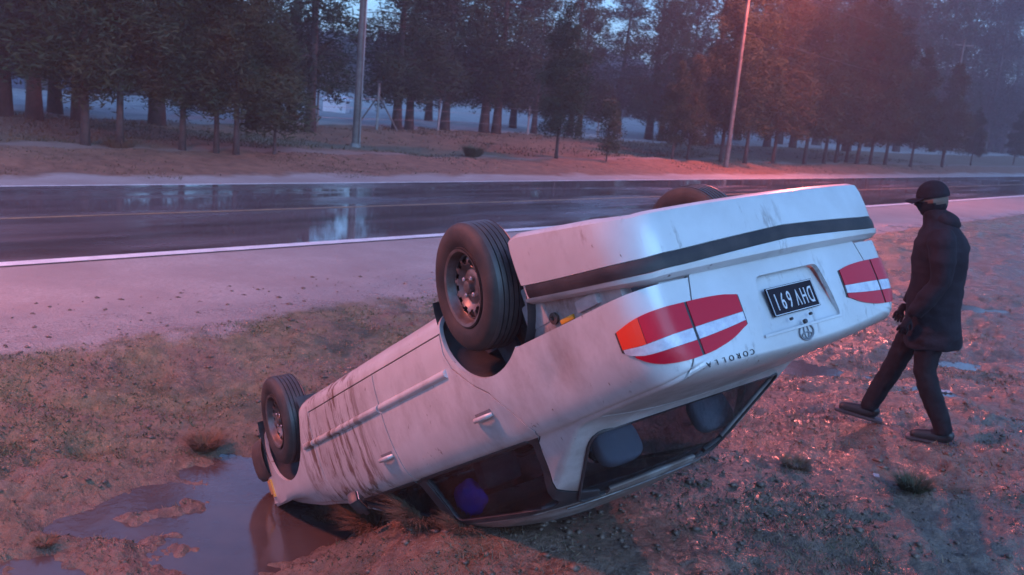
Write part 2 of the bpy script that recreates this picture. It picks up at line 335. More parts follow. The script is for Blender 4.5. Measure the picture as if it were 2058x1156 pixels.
# one sheet, polar grid: fine in front of the viewer, coarse behind, out past the horizon trees
ang = np.concatenate([np.linspace(-40, 40, 560), np.linspace(41, 319, 90)]); ang = np.radians(ang)
rad = np.concatenate([[.05, .8, 1.6, 2.3], np.geomspace(2.8, 16, 420), np.geomspace(16.3, 60, 150), np.geomspace(64, 900, 26)])
AA, RR = np.meshgrid(ang, rad); GX, GY = np.sin(AA)*RR, np.cos(AA)*RR; GZ = height(GX, GY)
na, nr = len(ang), len(rad); idx = np.arange(na*nr).reshape(nr, na); nxt = np.roll(idx, -1, axis=1)
Fq = np.stack([idx[:-1], idx[1:], nxt[1:], nxt[:-1]], -1).reshape(-1, 4)[:, ::-1]
g = link('ground', np_mesh(np.stack([GX, GY, GZ], -1).reshape(-1, 3), Fq, 4), M_ground, smooth=False, kind='structure')
g.data.polygons.foreach_set('use_smooth', [True]*len(g.data.polygons))

# road sheets
def strip(name, v0, v1, z, mat, t0=-60, t1=160, wob=0., kind='structure', n=110):
    V = []; F = []
    for i in range(n+1):
        t = t0+(t1-t0)*i/n
        a = v0 + wob*mnoise.noise(Vector((t*.35, v0, 0))); b = v1 + wob*mnoise.noise(Vector((t*.35, v1, 3)))
        for vv in (a, b): p = DV*t + NV*vv; V.append((p[0], p[1], z))
        if i: F.append((2*i-2, 2*i, 2*i+1, 2*i-1))
    return link(name, mesh(V, F), mat, kind=kind)
rd = strip('road', 11.29, 18.30, -.350, M_asph); 
rd.data.flip_normals() if rd.data.polygons[0].normal.z < 0 else None
# rotate texture space with the road: local axes along/across
Mx = Matrix(((DV[0], NV[0], 0), (DV[1], NV[1], 0), (0, 0, 1))).to_4x4()
rd.data.transform(Mx.inverted()); rd.matrix_world = Mx
for nm, a, b, mt in (('edge_line', 11.31, 11.53, M_white), ('centre_line', 14.56, 14.67, M_yellow), ('far_edge_line', 18.12, 18.24, M_white)):
    o = strip(nm, a, b, -.346, mt)
# puddles (flat water the ground dips below)
def puddle(name, cx, cy, rx, ry, z, seed, label):
    V = [(0, 0, 0)]; n = 40
    for k in range(n):
        t = 2*math.pi*k/n; r = 1 + .18*mnoise.noise(Vector((math.cos(t)*1.5, math.sin(t)*1.5, seed))); V.append((rx*r*math.cos(t), ry*r*math.sin(t), 0))
    o = link(name, mesh(V, [(0, k+1, (k+1) % n+1) for k in range(n)]), M_water, kind='structure'); o.location = (cx, cy, z); o['label'] = label
puddle('puddle_water', -2.7, 4.9, 3.4, 2.2, -.772, 1, 'muddy puddle in the low ground left of the car nose')
for i, (cx, cy, a, b, dd) in enumerate(DIPS):
    puddle('puddle_water', cx, cy, a*1.3, b*1.5, float(height(np.array([cx]), np.array([cy]))[0])+dd*.26, 5+i, 'shallow puddle in the rough ground behind the car')

# ------------------------------------------------------------------ trees, poles, fence, far things
def base_pt(px, py, z=-.1):
    for _ in range(4):
        p = ground_at(px, py, z); z = hz(p.x, p.y)
    return Vector((p.x, p.y, z))
def crown_arrays(seed, H, z0, rmax, n, leaf, gap=.0, shape=.75, droop=.25):
    g = np.random.default_rng(seed); nb = int(34 + H*7); hb = z0 + (H-z0)*np.sort(g.random(nb))**1.05
    C = []; D = []
    for h in hb:
        f = (h-z0)/(H-z0); env = rmax*min(1, (.55+f*3.2))*(1-f)**shape + .15
        L = env*(.55+.5*g.random()); az = g.random()*2*math.pi; up_ = .15-droop*(1-f)*1.1+.35*f; m = max(3, int(n/nb*(L/rmax*1.6+.15)))
        t = g.random(m)**.62; sag = -.30*t*t*L*(1-f)
        ca, sa = math.cos(az), math.sin(az)
        sp = .10+.26*(1-t)*L*.5+.05*L
        x = ca*t*L + g.normal(0, 1, m)*sp*.75; y = sa*t*L + g.normal(0, 1, m)*sp*.75; z = h + up_*t*L + sag + g.normal(0, 1, m)*(.10+.10*L*(1-t)+.03*L)
        C.append(np.stack([x, y, z], 1)); d = np.stack([ca+g.normal(0, .8, m), sa+g.normal(0, .8, m), g.normal(.1, .55, m)], 1); D.append(d/np.linalg.norm(d, axis=1)[:, None])
    C = np.concatenate(C); D = np.concatenate(D); m = len(C); W_ = np.cross(D, g.normal(0, 1, (m, 3))); W_ /= np.linalg.norm(W_, axis=1)[:, None]+1e-9
    l = leaf*(.6+.8*g.random(m))[:, None]; wd = leaf*.10*(.6+.8*g.random(m))[:, None]
    V = np.stack([C-D*l*.5, C+W_*wd+D*l*.05, C+D*l*.5, C-W_*wd+D*l*.05], 1).reshape(-1, 3)
    return V, np.arange(m*4).reshape(-1, 4)
def trunk_mesh(seed, H, r, z0, rmax):
    g = random.Random(seed); lst = []; path = []; rad = []
    for i in range(9):
        f = i/8; path.append((.06*math.sin(f*5+seed)*f*H*.12, .06*math.cos(f*4+seed)*f*H*.12-0, -.25+f*H*.93)); rad.append(r*(1.25 if i == 0 else 1)*(1-.86*f))
    lst.append((path, rad))
    for k in range(16):
        h = z0+(H-z0)*.8*g.random() - (.5 if k < 4 else 0); a = g.random()*6.28; L = rmax*(.45+.4*g.random())*(1-(max(h, z0)-z0)/(H-z0)*.7); f = h/H
        c = Vector((.06*math.sin(f*5+seed)*f*H*.12, .06*math.cos(f*4+seed)*f*H*.12, h)); e = Vector((math.cos(a), math.sin(a), .05))
        if k < 4: L *= .35
        lst.append(([c, c+e*L*.5, c+e*L+Vector((0, 0, -.12*L))], [r*.22*(1-.5*f), r*.14, r*.05]))
    return tubes(lst, 7)
KIND = {}
def kind(k, seed, H, r, z0, rmax, n, leaf, mat, **kw):
    t = trunk_mesh(seed, H, r, z0, rmax); t.materials.append(M_bark); t.polygons.foreach_set('use_smooth', [True]*len(t.polygons))
    c = np_mesh(*crown_arrays(seed, H, z0, rmax, n, leaf, **kw), 4); c.materials.append(mat); KIND[k] = (t, c)
for i in range(3): kind(('big', i), 11+i, 12.0, .24, 1.9, 3.3, 17000, .27, M_pine[(0, 1, 0)[i]], shape=.62)
for i in range(3): kind(('young', i), 31+i, 7.0, .085, 1.5, 1.7, 22000, .165, M_pine[(0, 2, 0)[i]], shape=.7)
kind(('small', 0), 51, 3.0, .05, .85, .95, 4200, .19, M_pine[2], shape=.55); kind(('sapling', 0), 53, 2.25, .035, .6, .55, 2600, .15, M_pine[2], shape=.45)
TREES = [ # px, py of the foot, kind, variant, scale, label
 (172, 292, 'young', 0, 1.25, 'stoutest of the young pines in the front row at the far left, low dark crown'),
 (240, 293, 'young', 1, 1.12, 'young pine just right of the stoutest one at the left, brush at its foot'),
 (366, 300, 'young', 2, 1.0, 'thin young pine with a straight bare stem in the left front row'),
 (435, 300, 'young', 0, .92, 'slim pine left of a close neighbour stem in the left front row'),
 (475, 303, 'young', 1, .95, 'slim pine with its stem flared at the foot, before the stub fence posts'),
 (551, 307, 'small', 0, 1.0, 'small rounded pine at the right end of the left front row'),
 (1117, 323, 'young', 2, .80, 'lone full pine with a leaning stem in the middle of the verge'),
 (1218, 326, 'sapling', 0, 1.0, 'smallest sapling with a yellowish crown right of the lone full pine'),
 (1350, 321, 'young', 0, .60, 'very thin young pine right of the yellowish sapling'),
 (1381, 322, 'young', 1, .66, 'thin young pine between the very thin one and the street lamp mast'),
 (1448, 328, 'young', 2, 1.15, 'young pine standing close beside the street lamp mast'),
 (1497, 327, 'young', 0, 1.2, 'first young pine right of the street lamp mast'),
 (1553, 329, 'young', 1, 1.25, 'second young pine right of the street lamp mast'),
 (1616, 330, 'young', 2, 1.3, 'third young pine right of the street lamp mast'),
 (1655, 329, 'young', 0, 1.2, 'leaning young pine left of the crowded stems behind the car'),
 (1679, 330, 'young', 1, 1.3, 'first of the crowded leaning pines above the car bumper'),
 (1700, 327, 'young', 2, 1.1, 'thin stem among the crowded leaning pines above the car bumper'),
 (1722, 331, 'young', 0, 1.35, 'thickest of the crowded leaning pines above the car bumper'),
 (1748, 331, 'young', 1, 1.25, 'last of the crowded leaning pines, beside a pale gap'),
 (1778, 332, 'young', 2, 1.25, 'pine on the right side of the pale gap behind the car'),
 (1830, 332, 'young', 0, 1.05, 'pine just left of the walking person above the road'),
 (1893, 334, 'young', 1, 1.0, 'pine right above the cap of the walking person'),
 (1950, 333, 'young', 2, .62, 'short round pine right of the walking person'),
 (2036, 331, 'young', 0, .7, 'rightmost young pine at the edge of the verge')]
for px, py, k, v_, sc, lab in TREES:
    p = base_pt(px, py); e = empty('pine_tree', p, lab, 'tree', 'young pines along the far verge', rz=random.random()*6.28); e.scale = (sc*(1.0+.12*random.random()), sc*(1.0+.12*random.random()), sc)
    t, c = KIND[(k, v_)]
    for nm, me in (('trunk', t), ('crown', c)): o = bpy.data.objects.new(nm, me); COL.objects.link(o); o.parent = e
BIG = [(8, 236, 1.0, 'big pine at the very left edge before the pale yard'), (68, 239, .95, 'big pine second from the left edge before the pale yard'), (155, 241, .8, 'big pine half hidden by the stoutest young pine'),
 (316, 253, 1.15, 'broadest old trunk behind the left row of young pines'), (505, 256, .95, 'old pine behind the slim stems left of the concrete pole'), (622, 259, .9, 'old pine left of the white tent'), (797, 261, .95, 'old leaning pine right of the braced fence post'),
 (822, 262, .9, 'old pine close to the right of the leaning one'), (893, 263, 1.0, 'old pine standing alone between two pale gaps'), (972, 267, 1.05, 'left one of a pair of old trunks'), (997, 268, 1.0, 'right one of a pair of old trunks'),
 (1072, 271, .75, 'slender old pine left of the lone full pine'), (1145, 273, .8, 'old pine just right of the lone full pine stem'), (1162, 274, .78, 'thin old pine beside the white shed'), (1303, 281, 1.2, 'thickest leaning trunk in the middle of the row of old pines'),
 (1327, 283, .8, 'thin old pine hugging the thickest leaning trunk'), (1425, 290, 1.0, 'old pine behind the street lamp mast'), (1540, 297, .9, 'old pine behind the second pine right of the mast'), (1592, 299, .95, 'old pine behind the third pine right of the mast'),
 (1700, 303, 1.0, 'old pine behind the crowded leaning stems'), (1800, 305, .95, 'old pine behind the pale gap right of the crowd'), (1872, 308, .9, 'old pine behind the head of the walking person'), (1975, 310, 1.0, 'old pine behind the short round one'), (2050, 312, 1.0, 'old pine at the very right edge')]
BIG += [(110, 224, 1.0, 'old pine in the second rank at the far left, before the blue shed'), (585, 243, .95, 'old pine in the second rank above the small rounded pine'), (860, 250, 1.0, 'old pine in the second rank between the middle trunks'),
 (1030, 258, 1.0, 'old pine in the second rank right of the pair of trunks'), (1240, 268, 1.1, 'old pine in the second rank behind the yellowish sapling'), (1375, 276, 1.1, 'old pine in the second rank left of the mast'), (1480, 283, 1.1, 'old pine in the second rank just right of the mast'), (1565, 288, 1.15, 'old pine in the second rank between the two right-hand stems'), (1640, 292, 1.1, 'old pine in the second rank left of the crowded stems'), (1745, 297, 1.2, 'old pine in the second rank above the far corner of the car'),
 (1835, 299, 1.2, 'old pine in the second rank left of the walker'), (1905, 303, 1.2, 'old pine in the second rank behind the cap of the walker'), (1945, 306, 1.15, 'old pine in the second rank right of the walker'), (2015, 309, 1.2, 'old pine in the second rank near the right edge'), (1690, 290, 1.2, 'tall pine in the rear rank above the tail of the car'), (1790, 294, 1.2, 'tall pine in the rear rank left of the faint utility pole'), (1985, 303, 1.2, 'tall pine in the rear rank right of the faint utility pole'), (2090, 314, 1.2, 'old pine cut by the right edge of the picture')]
for i, (px, py, sc, lab) in enumerate(BIG):
    p = base_pt(px, py, 0); e = empty('old_pine_tree', p, lab, 'tree', 'old pines along the pale yard', rz=random.random()*6.28); wd_ = 1 if px < 1400 else 1.2 if px < 1640 else 1.55; e.scale = (sc*wd_, sc*wd_, sc*(.9+.2*random.random())*(1 if px < 1400 else 1.4 if px < 1640 else 2.0))
    t, c = KIND[('big', i % 3)]
    for nm, me in (('trunk', t), ('crown', c)): o = bpy.data.objects.new(nm, me); COL.objects.link(o); o.parent = e
# street lamp mast, concrete pole, third pole, wires
def at_dist(px, py, d): r_ = ray(px, py); return r_*(d/math.hypot(r_.x, r_.y)) + Vector((0, 0, EYE))
pL = base_pt(1458, 341); e = empty('street_lamp', pL, 'tall slim street lamp mast standing by the bank, its lamp above the frame', 'street lamp')
link('mast', tube([(0, 0, -.3), (0, 0, 4), (0, 0, 9.2)], [.11, .085, .06], 12), M_wood, e, True)
arm_d = Vector((.75, -.66, 0)).normalized(); tip = Vector((0, 0, 9.1)) + arm_d*2.4 + Vector((0, 0, .45))
link('arm', tube([(0, 0, 8.9), tuple(Vector((0, 0, 9.25))+arm_d*.8), tuple(tip)], [.04, .035, .03], 10), M_metal, e, True)
hd = link('lamp_head', box((0, 0, 0), (.62, .26, .12), bev=.04), M_metal, e, True); hd.location = tip + arm_d*.25; hd.rotation_euler.z = math.atan2(arm_d.y, arm_d.x)
gl = link('lamp_glass', box((0, 0, -.075), (.36, .18, .05), bev=.02), M_lampglow, hd, True)
pl = bpy.data.lights.new('lamp', 'POINT'); pl.energy = 2100; pl.color = (1, .18, .14); pl.shadow_soft_size = .5; plo = bpy.data.objects.new('street_lamp_light', pl); COL.objects.link(plo); plo.location = pL + tip + arm_d*.25 + Vector((0, 0, -.32))
# its twin on the near verge, left of the picture, throws the pink light on the flank of the car
p2 = Vector((-10., 4.2, hz(-10, 4.2))); e = empty('street_lamp', p2, 'twin street lamp on the near gravel verge, outside the left of the picture', 'street lamp')
link('mast', tube([(0, 0, -.3), (0, 0, 4), (0, 0, 8.2)], [.11, .085, .06], 12), M_wood, e, True)
link('arm', tube([(0, 0, 8.), (.5, .1, 8.4), (1.3, .25, 8.55)], [.04, .035, .03], 10), M_metal, e, True)
hd = link('lamp_head', box((0, 0, 0), (.62, .26, .12), bev=.04), M_metal, e, True); hd.location = (1.5, .3, 8.55); hd.rotation_euler.z = .2
link('lamp_glass', box((0, 0, -.075), (.36, .18, .05), bev=.02), M_lampglow, hd, True)
pl = bpy.data.lights.new('lamp', 'POINT'); pl.energy = 1400; pl.color = (1, .24, .17); pl.shadow_soft_size = .5; plo = bpy.data.objects.new('street_lamp_light', pl); COL.objects.link(plo); plo.location = p2 + Vector((1.5, .3, 7.9))
p = base_pt(715, 279); e = empty('concrete_pole', p, 'grey concrete utility pole between the left pines and the braced fence post', 'pole'); PL1 = p
link('shaft', tube([(0, 0, -.3), (0, 0, 9.5)], [.135, .09], 14), M_wood, e, True); link('conduit', tube([(.16, -.09, 0), (.12, -.07, 7)], .025, 8), M_metal, e, True)
link('cross_arm', box((0, -.15, 8.9), (1.8, .09, .11), bev=.01), M_wood, e); link('pole_foot', tube([(0, 0, -.1), (0, 0, .12)], [.2, .17], 12), M_conc, e, True)
p = base_pt(1893, 331); e = empty('utility_pole', p, 'faint thin utility pole rising behind the walking person', 'pole'); link('shaft', tube([(0, 0, -.3), (0, 0, 9)], [.12, .08], 10), M_wood, e, True); link('cross_arm', box((0, 0, 8.6), (1.4, .08, .1), bev=.01), M_wood, e); PL3 = p
for k, (a, b, za, zb_, lab) in enumerate(((PL1, pL, 8.9, 8.7, 'thin overhead wire from the concrete pole to the lamp mast'), (pL, PL3, 8.2, 8.4, 'thin overhead wire from the lamp mast to the faint utility pole'), (pL, PL3, 5.9, 5.6, 'lower slack wire between the lamp mast and the faint pole'))):
    pts = [a.lerp(b, t)+Vector((0, 0, za+(zb_-za)*t-1.2*t*(1-t))) for t in np.linspace(0, 1, 20)]
    wo = link('overhead_wire', tube(pts, .012, 5), M_black, None, True); tag(wo, lab, 'wire')
# wire fence along the edge of the yard
fe = empty('wire_fence', base_pt(485, 250), 'low wire fence with thin pale posts along the yard behind the pines', 'fence'); f0 = fe.location
posts = [(300, 246), (485, 249), (562, 252), (637, 255), (757, 260), (880, 264), (1060, 270), (1200, 276), (1345, 284), (1500, 292), (1650, 299)]
PP = [base_pt(a, b) for a, b in posts]
pm = None
for i, q in enumerate(PP):
    if pm is None: pm = tube([(0, 0, -.2), (0, 0, 1.5)], [.05, .045], 8); pm.materials.append(M_conc)
    o = bpy.data.objects.new('post', pm); COL.objects.link(o); o.parent = fe; o.location = q-f0
    if i == 4:
        o.scale = (1.2, 1.2, 1.35)
        for s in (-1, 1): link('brace', tube([tuple(q-f0+Vector((0, 0, 1.5))), tuple(q-f0+Vector((s*.95, -.1*s, -.02)))], .035, 7), M_wood, fe)
for h in (.45, .9, 1.3):
    link('wire', tube([tuple(q-f0+Vector((0, 0, h))) for q in PP], .007, 4), M_metal, fe)
# white tent and shed in the yard, wooded rise far left, far tree line
p = base_pt(676, 222); bm = bmesh.new(); add_box(bm, (0, 0, .35), (1.5, 1.5, .9)); tent = empty('white_tent', p, 'small bright white tent in the yard left of the concrete pole', 'tent')
link('wall', bm_mesh(bm), M('white_canvas', (.85, .86, .88), .6), tent)
link('roof', mesh([(-.85, -.85, .80), (.85, -.85, .80), (.85, .85, .80), (-.85, .85, .80), (0, 0, 1.35)], [(0, 1, 4), (1, 2, 4), (2, 3, 4), (3, 0, 4), (3, 2, 1, 0)]), bpy.data.materials['white_canvas'], tent)
p = base_pt(1202, 262); sh = empty('white_shed', p, 'small white shed in the yard between the lone full pine and the sapling', 'shed')
link('wall', box((0, 0, .6), (1.5, 1.2, 1.3)), bpy.data.materials['white_canvas'], sh); link('roof', box((0, 0, 1.3), (1.8, 1.5, .1)), M_metal, sh)
link('window', box((-.3, -.602, .8), (.4, .02, .35)), M_black, sh)
bl = empty('long_shed', base_pt(60, 176), 'long dark blue shed beyond the yard at the far left', 'building'); bl.rotation_euler.z = R(38)
M_bsh = M('blue_sheet_wall', (.09, .11, .17), .7, (.07, .08, .12), 1.5)
link('wall', box((0, 0, 1.5), (26, 6, 3.0)), M_bsh, bl); link('roof', mesh([(-13.3, -3.4, 2.95), (13.3, -3.4, 2.95), (13.3, 3.4, 2.95), (-13.3, 3.4, 2.95), (-13.3, 0, 3.9), (13.3, 0, 3.9)], [(0, 1, 5, 4), (2, 3, 4, 5), (0, 4, 3), (1, 2, 5), (3, 2, 1, 0)]), M('dark_roof_sheet', (.06, .07, .10), .6), bl)
for k in range(5): link('door', box((-10+k*5, -3.02, 1.1), (1.6, .06, 2.2)), M_black, bl)
# distant wood closing the view
V = []; 
for ring_, (d, h0, h1) in enumerate(((170, 7, 11), (260, 10, 16))):
    g_ = np.random.default_rng(ring_); n = 26000; a = g_.uniform(-1.15, 1.35, n); rr = d+g_.uniform(-8, 8, n); top = h0+(h1-h0)*(.5+.5*fbm(a*40, a*0+ring_, 4, 60)); z = g_.random(n)**.8*top-.3
    c = np.stack([np.sin(a)*rr, np.cos(a)*rr, z], 1); dd = g_.normal(0, 1, (n, 3)); dd /= np.linalg.norm(dd, axis=1)[:, None]; ww = np.cross(dd, g_.normal(0, 1, (n, 3))); ww /= np.linalg.norm(ww, axis=1)[:, None]; s_ = 1.1*(d/170)
    V.append(np.stack([c-dd*s_, c+ww*s_*.6, c+dd*s_, c-ww*s_*.6], 1).reshape(-1, 3))
V = np.concatenate(V); link('distant_wood', np_mesh(V, np.arange(len(V)).reshape(-1, 4), 4), M_pine[1], kind='stuff')['label'] = 'dark distant wood closing the view beyond the yard'

# ------------------------------------------------------------------ the overturned car (local axes: X right, Y forward, Z up, origin under the rear axle)
CR = Matrix(((-.7637, -.5117, .3936), (-.6398, .6813, -.3556), (-.0863, -.5234, -.8477))); CT = Vector((.3595, 4.5675, 1.5437))
car = empty('overturned_car', CT, 'pale silver sedan lying upside down on its roof with its nose in a muddy hollow', 'car')
car.rotation_euler = CR.to_euler()
def smf(xs, ys, s=.05):
    xx = np.arange(-2, 5, .01); yy = np.interp(xx, xs, ys); k = np.exp(-.5*(np.arange(-30, 31)*.01/s)**2); k /= k.sum(); return lambda q: float(np.interp(q, xx, np.convolve(np.pad(yy, 30, 'edge'), k, 'valid')))
Wf = smf([-1, -.8, -.3, .3, 1.2, 2.2, 2.7, 3.0, 3.3], [.80, .822, .836, .840, .845, .840, .82, .79, .72])
TOPf = smf([-1, -.86, -.34, .20, .40, .75, 1.0, 1.28, 1.98, 2.06, 2.5, 2.9, 3.15, 3.3], [.950, .957, .992, 1.300, 1.345, 1.375, 1.382, 1.365, .995, .975, .935, .86, .78, .70], .035)
ZBf = smf([-1, -.86, -.3, 1.6, 1.9, 2.35, 2.75, 3.1, 3.3], [.905, .915, .935, .938, .925, .875, .80, .71, .64])
def section(y):
    yr, yf = -.79, 2.95; wv = Wf(y); top = TOPf(y); zb = ZBf(y)
    if y < yr: q = (yr-y)/.14; q = min(q, 1); c = .13*(1-math.sqrt(max(0, 1-q*q))); wv -= c; top -= c*.25; zb -= c*.22
    if y > yf: q = min((y-yf)/.36, 1); c = .30*(1-math.sqrt(max(0, 1-q*q*.96))); wv -= c; top -= c*.35; zb -= c*.3
    d = top-zb; zr = zb+max(.22*d, d-.07); xb = wv-.062
    tum = lambda z: xb-.022-(z-zb)*.46
    xr = tum(zr); zm = zb+(zr-zb)*.5
    # flare over the wheel arches
    fl = .010*math.exp(-((y-.02)/.36)**2)+.010*math.exp(-((y-2.49)/.38)**2)
    P = [(0, .235), (wv*.55, .235), (wv-.10, .25), (wv-.035, .292), (wv-.006+fl*.5, .40), (wv+fl, .535), (wv+fl, .66), (wv-.012, .80), (xb+.012, zb-.022), (xb-.006, zb), (tum(zb+.012*(1 if d > .1 else .3)), zb+.012*(1 if d > .1 else .3)), (tum(zm), zm), (xr, zr)]
    for f in (.93, .80, .6, .35, 0.): P.append((xr*f, zr+(top-zr)*(1-f**2.6)))
    return P
def smooth_profile(P, sub=4):
    P = np.array(P); n = len(P); out = []
    for i in range(n-1):
        p0 = P[max(i-1, 0)]; p1 = P[i]; p2 = P[i+1]; p3 = P[min(i+2, n-1)]
        # chord-scaled tangents keep corners tidy
        l1 = np.linalg.norm(p2-p1)+1e-9; la = np.linalg.norm(p1-p0)+1e-9; lb = np.linalg.norm(p3-p2)+1e-9
        m1 = ((p2-p1)/l1*la+(p1-p0)/la*l1)/(la+l1) if i else (p2-p1)/l1; m2 = ((p3-p2)/lb*l1+(p2-p1)/l1*lb)/(l1+lb) if i < n-2 else (p2-p1)/l1
        for k in range(sub):
            t = k/sub; out.append((2*t**3-3*t*t+1)*p1+(t**3-2*t*t+t)*l1*m1+(-2*t**3+3*t*t)*p2+(t**3-t*t)*l1*m2)
    out.append(P[-1]); return np.array(out)
ys = sorted(set([round(-.93+.14*(1-math.cos(math.pi/2*k/9)), 4) for k in range(10)] + [round(y, 4) for y in np.arange(-.76, 2.95, .045)] + [round(3.31-.36*(1-math.sin(math.pi/2*k/9)), 4) for k in range(10)]))
prof = [smooth_profile(section(y)) for y in ys]; m_ = len(prof[0])
full = [[(x, y, z) for x, z in p] + [(-x, y, z) for x, z in p[::-1][1:-1]] for y, p in zip(ys, prof)]; nf = len(full[0])
V = [v for r_ in full for v in r_]; F = []
for i in range(len(ys)-1):
    for k in range(nf): F.append((i*nf+k, (i+1)*nf+k, (i+1)*nf+(k+1) % nf, i*nf+(k+1) % nf))
def cap(ring, yc, bulge, flip):
    global V, F
    base = ring; rings = 9; prev = base
    for q in range(1, rings+1):
        s = 1-q/rings; cur = []
        if q < rings:
            for k in range(nf):
                x, y, z = V[base[k]]; cur.append(len(V)); V.append((x*s, yc-bulge*(1-s*s), .62+(z-.62)*s))
        else: cur = [len(V)]*nf; V.append((0, yc-bulge, .62))
        for k in range(nf):
            f = (prev[k], cur[k], cur[(k+1) % nf], prev[(k+1) % nf]) if q < rings else (prev[k], cur[0], prev[(k+1) % nf])
            F.append(f if not flip else f[::-1])
        prev = cur
cap(list(range(nf)), ys[0], .028, True); cap([(len(ys)-1)*nf+k for k in range(nf)], ys[-1], -.05, False)
def crush(y, z):      # the roof is pressed in over the front seats
    t = min(1, max(0, (y-.55)/.95)); t = t*t*(3-2*t); t *= 1-min(1, max(0, (y-1.5)/.5))*.6; return z-.17*t*max(0, z-.96)/.42
V = [(x, y, crush(y, z)) for x, y, z in V]
bm = bmesh.new(); bm.from_mesh(mesh(V, F)); bmesh.ops.remove_doubles(bm, verts=bm.verts, dist=1e-5); bmesh.ops.recalc_face_normals(bm, faces=bm.faces)
bm.normal_update(); DENT = [((.83, -.38, .74), .10, .010), ((.80, .05, .86), .09, .010), ((.83, 1.55, .74), .14, .009), ((.82, 1.85, .45), .12, .008), ((.70, .08, 1.12), .09, .014), ((.3, -.96, .90), .16, .006), ((.82, 2.2, .82), .10, .010), ((.84, .75, .80), .13, .006)]
nv_ = [v.normal.copy() for v in bm.verts]
for v, n_ in zip(bm.verts, nv_):
    p = v.co.copy(); d = .0016*mnoise.noise(p*3.1)+.0007*mnoise.noise(p*8)
    for c, r_, a in DENT:
        q = (p-Vector(c)).length/r_
        if q < 2: d -= a*math.exp(-q*q*1.6)*(1+.5*mnoise.noise(p*14))
    v.co = p+n_*d
OUT = bpy.data.meshes.new('outer'); bm.to_mesh(OUT); BVH = BVHTree.FromBMesh(bm); bm.free()
def inset_verts(d):
    nrm = [v.normal.copy() for v in OUT.vertices]; return [v.co - n_*d for v, n_ in zip(OUT.vertices, nrm)]
def shell(d0, d1):
    a = inset_verts(d0); b = inset_verts(d1); n = len(a); fs = [tuple(p.vertices) for p in OUT.polygons]
    me = mesh(a+b, fs+[tuple(i+n for i in f[::-1]) for f in fs]); return me
def skin(me, thick, inset=0.):
    """keep only the faces that lie on the outer surface, then give that sheet its thickness inward"""
    bm = bmesh.new(); bm.from_mesh(me); dele = []
    for f in bm.faces:
        c = f.calc_center_median(); loc, nr_, ix, ds = BVH.find_nearest(c)
        if ds > (2.2e-3 if f.calc_area() < 4e-3 else 4e-3) or abs(f.normal.dot(nr_)) < .5: dele.append(f)
    bmesh.ops.delete(bm, geom=dele, context='FACES'); bmesh.ops.delete(bm, geom=[v for v in bm.verts if not v.link_faces], context='VERTS')
    bmesh.ops.remove_doubles(bm, verts=bm.verts, dist=2e-5)
    for f in bm.faces:
        pass
    bmesh.ops.recalc_face_normals(bm, faces=bm.faces)
    bm.faces.ensure_lookup_table(); bm.normal_update()
    # orient outward
    flip = []
    for f in bm.faces:
        loc, nr_, ix, ds = BVH.find_nearest(f.calc_center_median())
        if f.normal.dot(nr_) < 0: flip.append(f)
    bmesh.ops.reverse_faces(bm, faces=flip); bm.normal_update()
    if inset:
        for v in bm.verts:
            loc, nr_, ix, ds = BVH.find_nearest(v.co); v.co = v.co - nr_*inset
    out = bpy.data.meshes.new('skin'); bm.to_mesh(out); bm.free()
    o = bpy.data.objects.new('a', out); COL.objects.link(o); m = o.modifiers.new('s', 'SOLIDIFY'); m.thickness = thick; m.offset = -1; m.use_even_offset = False
    dg = bpy.context.evaluated_depsgraph_get(); res = bpy.data.meshes.new_from_object(o.evaluated_get(dg)); bpy.data.objects.remove(o); return res
def surf_side(y, z, s=1):
    h = BVH.ray_cast(Vector((0, y, z)), Vector((s, 0, 0))); return h[0], h[1]*(1 if h[1].x*s > 0 else -1)
def surf_round(th, z, s=1):
    d = Vector((math.sin(th)*s, -math.cos(th), 0)); h = BVH.ray_cast(Vector((0, -.35, z)), d); return h[0], h[1]*(1 if h[1].dot(d) > 0 else -1)
def patch(rows, t0, t1):
    """rows: grid of (point, normal); a slab standing from t0 to t1 off the surface"""
    a = len(rows); b = len(rows[0]); V = []; F = []
    for t in (t0, t1):
        for r_ in rows:
            for p, n_ in r_: V.append(p + n_*t)
    N_ = a*b
    for i in range(a-1):
        for k in range(b-1):
            q = (i*b+k, i*b+k+1, (i+1)*b+k+1, (i+1)*b+k); F.append(tuple(x+N_ for x in q)); F.append(q[::-1])
    brd = [k for k in range(b)] + [(i+1)*b-1 for i in range(1, a)] + [(a-1)*b+k for k in range(b-2, -1, -1)] + [i*b for i in range(a-2, 0, -1)]
    for i in range(len(brd)): p, q = brd[i], brd[(i+1) % len(brd)]; F.append((p, p+N_, q+N_, q))
    bm = bmesh.new(); bm.from_mesh(mesh(V, F)); return bm_mesh(bm)

# door, window, arch and lid outlines in (Y, Z) or (X, Z)
D_rear = [(.357, .352), (.352, .45), (.315, .53), (.18, .645), (.095, .70), (.035, .78), (-.055, .92), (-.03, .945), (.012, .966), (.160, 1.262), (.205, 1.285), (1.062, 1.305), (1.066, .77), (1.080, .62), (1.083, .352)]
D_front = [(1.083, .352), (1.080, .62), (1.066, .77), (1.062, 1.305), (1.275, 1.300), (1.40, 1.235), (1.66, 1.085), (1.88, .945), (1.955, .90), (1.985, .75), (1.99, .352)]
W_rear = round_poly([(.055, .957), (.195, 1.235), (.25, 1.258), (1.02, 1.268), (1.03, .957)], .035)
W_front = round_poly([(1.115, .957), (1.105, 1.268), (1.27, 1.262), (1.60, 1.075), (1.80, .957)], .03)
RW = round_poly([(.640, 1.008), (.470, 1.272), (-.470, 1.272), (-.640, 1.008)], .05); WS = round_poly([(.66, 1.01), (.50, 1.295), (-.50, 1.295), (-.66, 1.01)], .05)
